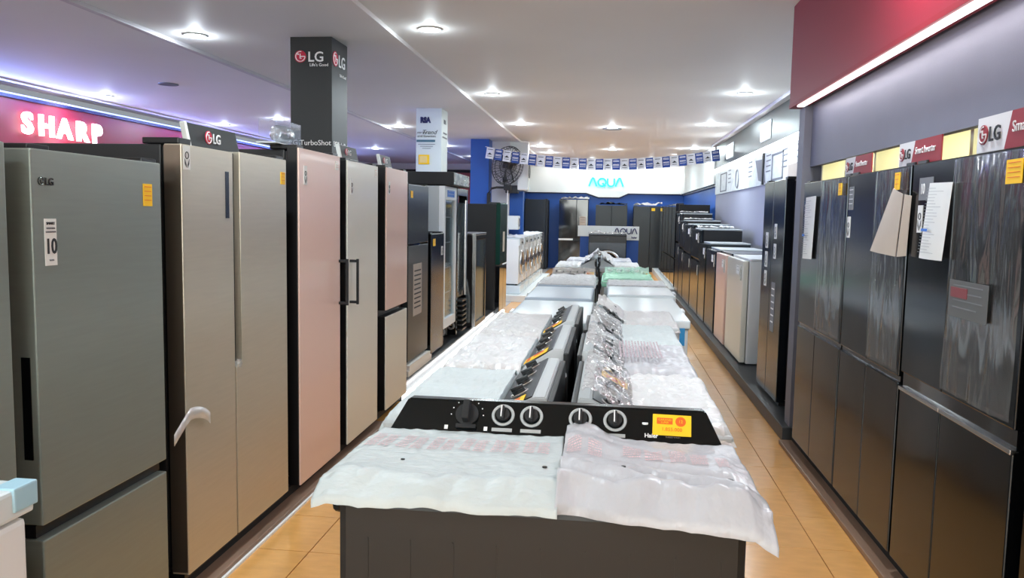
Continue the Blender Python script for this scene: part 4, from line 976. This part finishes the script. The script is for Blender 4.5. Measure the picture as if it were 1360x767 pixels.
# fan on the blue pillar
t = thing('wall_fan', 'black wire cage fan on a curved arm from the blue pillar', 'fan', (-2.31, 15.30, 1.86))
G().box(-.03, .03, -.06, .06, -.16, .10, .01).obj('bracket', 'blackmatte', t)
G().tube([(.0, 0, -.02), (.0, -.03, .10), (.06, -.05, .19), (.16, -.06, .21), (.33, -.06, .21)], .022, 8).obj('arm', 'blackmatte', t, smooth=True)
G().box(.30, .44, -.12, .02, .16, .26, .015).obj('motor_box', 'blackmatte', t)
fm = Matrix.Rotation(math.radians(48), 4, 'Z') @ Matrix.Rotation(math.radians(14), 4, 'X')
ctr = (.37, -.10, .62)
g = G()
for R, dy in ((.37, 0), (.35, .05), (.35, -.05), (.25, .085), (.25, -.085), (.13, .095), (.13, -.095)): g.ring(Vector(ctr)+fm @ Vector((0, dy, 0)), R, .006, 'y', 36, 5, mx=fm)
cg = g.obj('cage', 'fancage', t); g = G()
for k in range(36):
    a = 2*PI*k/36
    for s in (-1, 1):
        g.tube([Vector(ctr)+fm @ Vector((rr*math.cos(a), s*yy, rr*math.sin(a))) for rr, yy in ((.05, .10), (.25, .085), (.35, .05), (.37, 0))], .0035, 4)
g.obj('cage_wires', 'fancage', cg)
for k in range(3):
    g = G(); a0 = 2*PI*k/3
    def bl(u, v): 
        rr = .06+.26*u; a = a0+.55*v+.3*u; return Vector(ctr)+fm @ Vector((rr*math.cos(a), .05*(v-.5), rr*math.sin(a)))
    g.sheet(8, 6, bl, .004).obj('blade', 'graphite', t, smooth='all')
G().cyl(ctr, .06, .16, 'y', 18, mx=fm).obj('hub', 'blackmatte', t)
G().tube([(.33, -.06, .24), (.28, -.08, .34), (.34, -.09, .56)], .012, 6).obj('stem', 'blackmatte', t); G().tube([(.40, -.06, .24), (.48, -.08, .34), (.42, -.09, .56)], .012, 6).obj('stem', 'blackmatte', t)
G().tube([(.37, -.05, .16), (.37, -.04, -.4), (.38, .0, -.75)], .012, 6).obj('cord', 'whitewall', t)
# air conditioner units
t = thing('air_conditioner', 'white air conditioner with round grille high on the white booth column', 'air conditioner', (-1.76, 15.62, 2.0))
G().box(-.04, .17, 0, .34, .04, .62, .02).obj('housing', 'white', t); g = G()
for k in range(9): g.box(.168, .176, .05, .29, .28+.03*k, .292+.03*k)
g.obj('grille', 'greyprint', t); G().ring((.176, .17, .40), .12, .008, 'x', 20, 5).obj('grille_ring', 'greyprint', t)
G().box(-.28, -.04, .06, .34, -.02, .13, .01).obj('bracket_box', 'darkcab', t)
t = thing('air_conditioner', 'small white wall unit above the row of white front loaders', 'air conditioner', (-1.95, 15.55, 1.27))
G().box(-.12, .19, 0, .34, 0, .27, .02).obj('housing', 'white', t); G().ring((.192, .16, .14), .08, .008, 'x', 18, 5).obj('grille_ring', 'greyprint', t)
# air vent and sensors on the ceiling
t = tag(G().cyl((-5.05, 8.8, 2.966), .11, .012, 'z', 24).obj('smoke_detector', 'greyprint'), 'small grey round vent on the purple lit ceiling', 'ceiling vent')
t = tag(G().cyl((-.0, 13.8, 3.024), .16, .012, 'z', 24).obj('ceiling_vent', 'greyprint'), 'small grey round vent in the ceiling before the bunting', 'ceiling vent')
# glowing white five-letter sign on the red wall
sg = thing('wall_sign', 'glowing white five letter sign on the red wall', 'sign', (-7.28, 10.05, 2.46), RL)
xx = -.80
for ch, wd in zip('SHARP', (.29, .36, .37, .34, .32)):
    text(ch, .36, 'signwhite', sg, (xx, -.04, 0), (PI/2, 0, 0), 'letter', .015, 'LEFT', 1.14, .012); xx += wd*1.0
area('sign_glow', (-7.15, 10.05, 2.58), 1.6, .3, 6, (1, .8, .95), (0, math.radians(90), 0))
# bunting
t = thing('bunting', 'string of small blue and white flags across the ceiling before the booth', 'bunting', (0, 15.2, 0))
def cat(x):
    s = (x+2.30)/4.30; return 2.80+.05*s-.86*s*(1-s)*(.92), -.35+.8*s
g = G(); g.tube([(x, cat(x)[1], cat(x)[0]) for x in [-2.32+4.34*k/40 for k in range(41)]], .005, 5); g.obj('string', 'whitewall', t)
nf = 28; fb0 = {}
for k in range(nf):
    x = -2.22+4.16*k/(nf-1); z, y = cat(x); x2 = x+.02; sl_ = math.atan2(cat(x2)[0]-z, .02)*.8
    kind = 'flagblue' if k % 2 else 'flagwhite'
    if kind not in fb0:
        f = G().sheet(4, 5, lambda u, v: Vector(((u-.5)*.145, .008*math.sin(u*5+v*3), -.205*v)), .001).obj('flag', kind, t)
        g = G()
        if kind == 'flagblue':
            for a, b in ((-.03, .008), (-.05, .006), (-.10, .008), (-.12, .006), (-.15, .006)): g.box(-.055, .055, -.012, -.010, a-b, a)
            pr_ = g.obj('print', 'whiteprint', f)
        else:
            g.box(-.05, .05, -.012, -.010, -.04, -.03); g.prism([(-.05, -.13), (.05, -.13), (.02, -.11), (.0, -.09), (-.02, -.11)], -.012, -.010); g.box(-.045, .045, -.012, -.010, -.165, -.155)
            pr_ = g.obj('print', 'darkprint', f)
        fb0[kind] = (f, pr_)
    else:
        f0, p0 = fb0[kind]; f = f0.copy(); COL.objects.link(f); f.parent = t; q = p0.copy(); COL.objects.link(q); q.parent = f
    f.location = (x, y, z); f.rotation_euler = (random.uniform(-.1, .1), -sl_, random.uniform(-.12, .12))
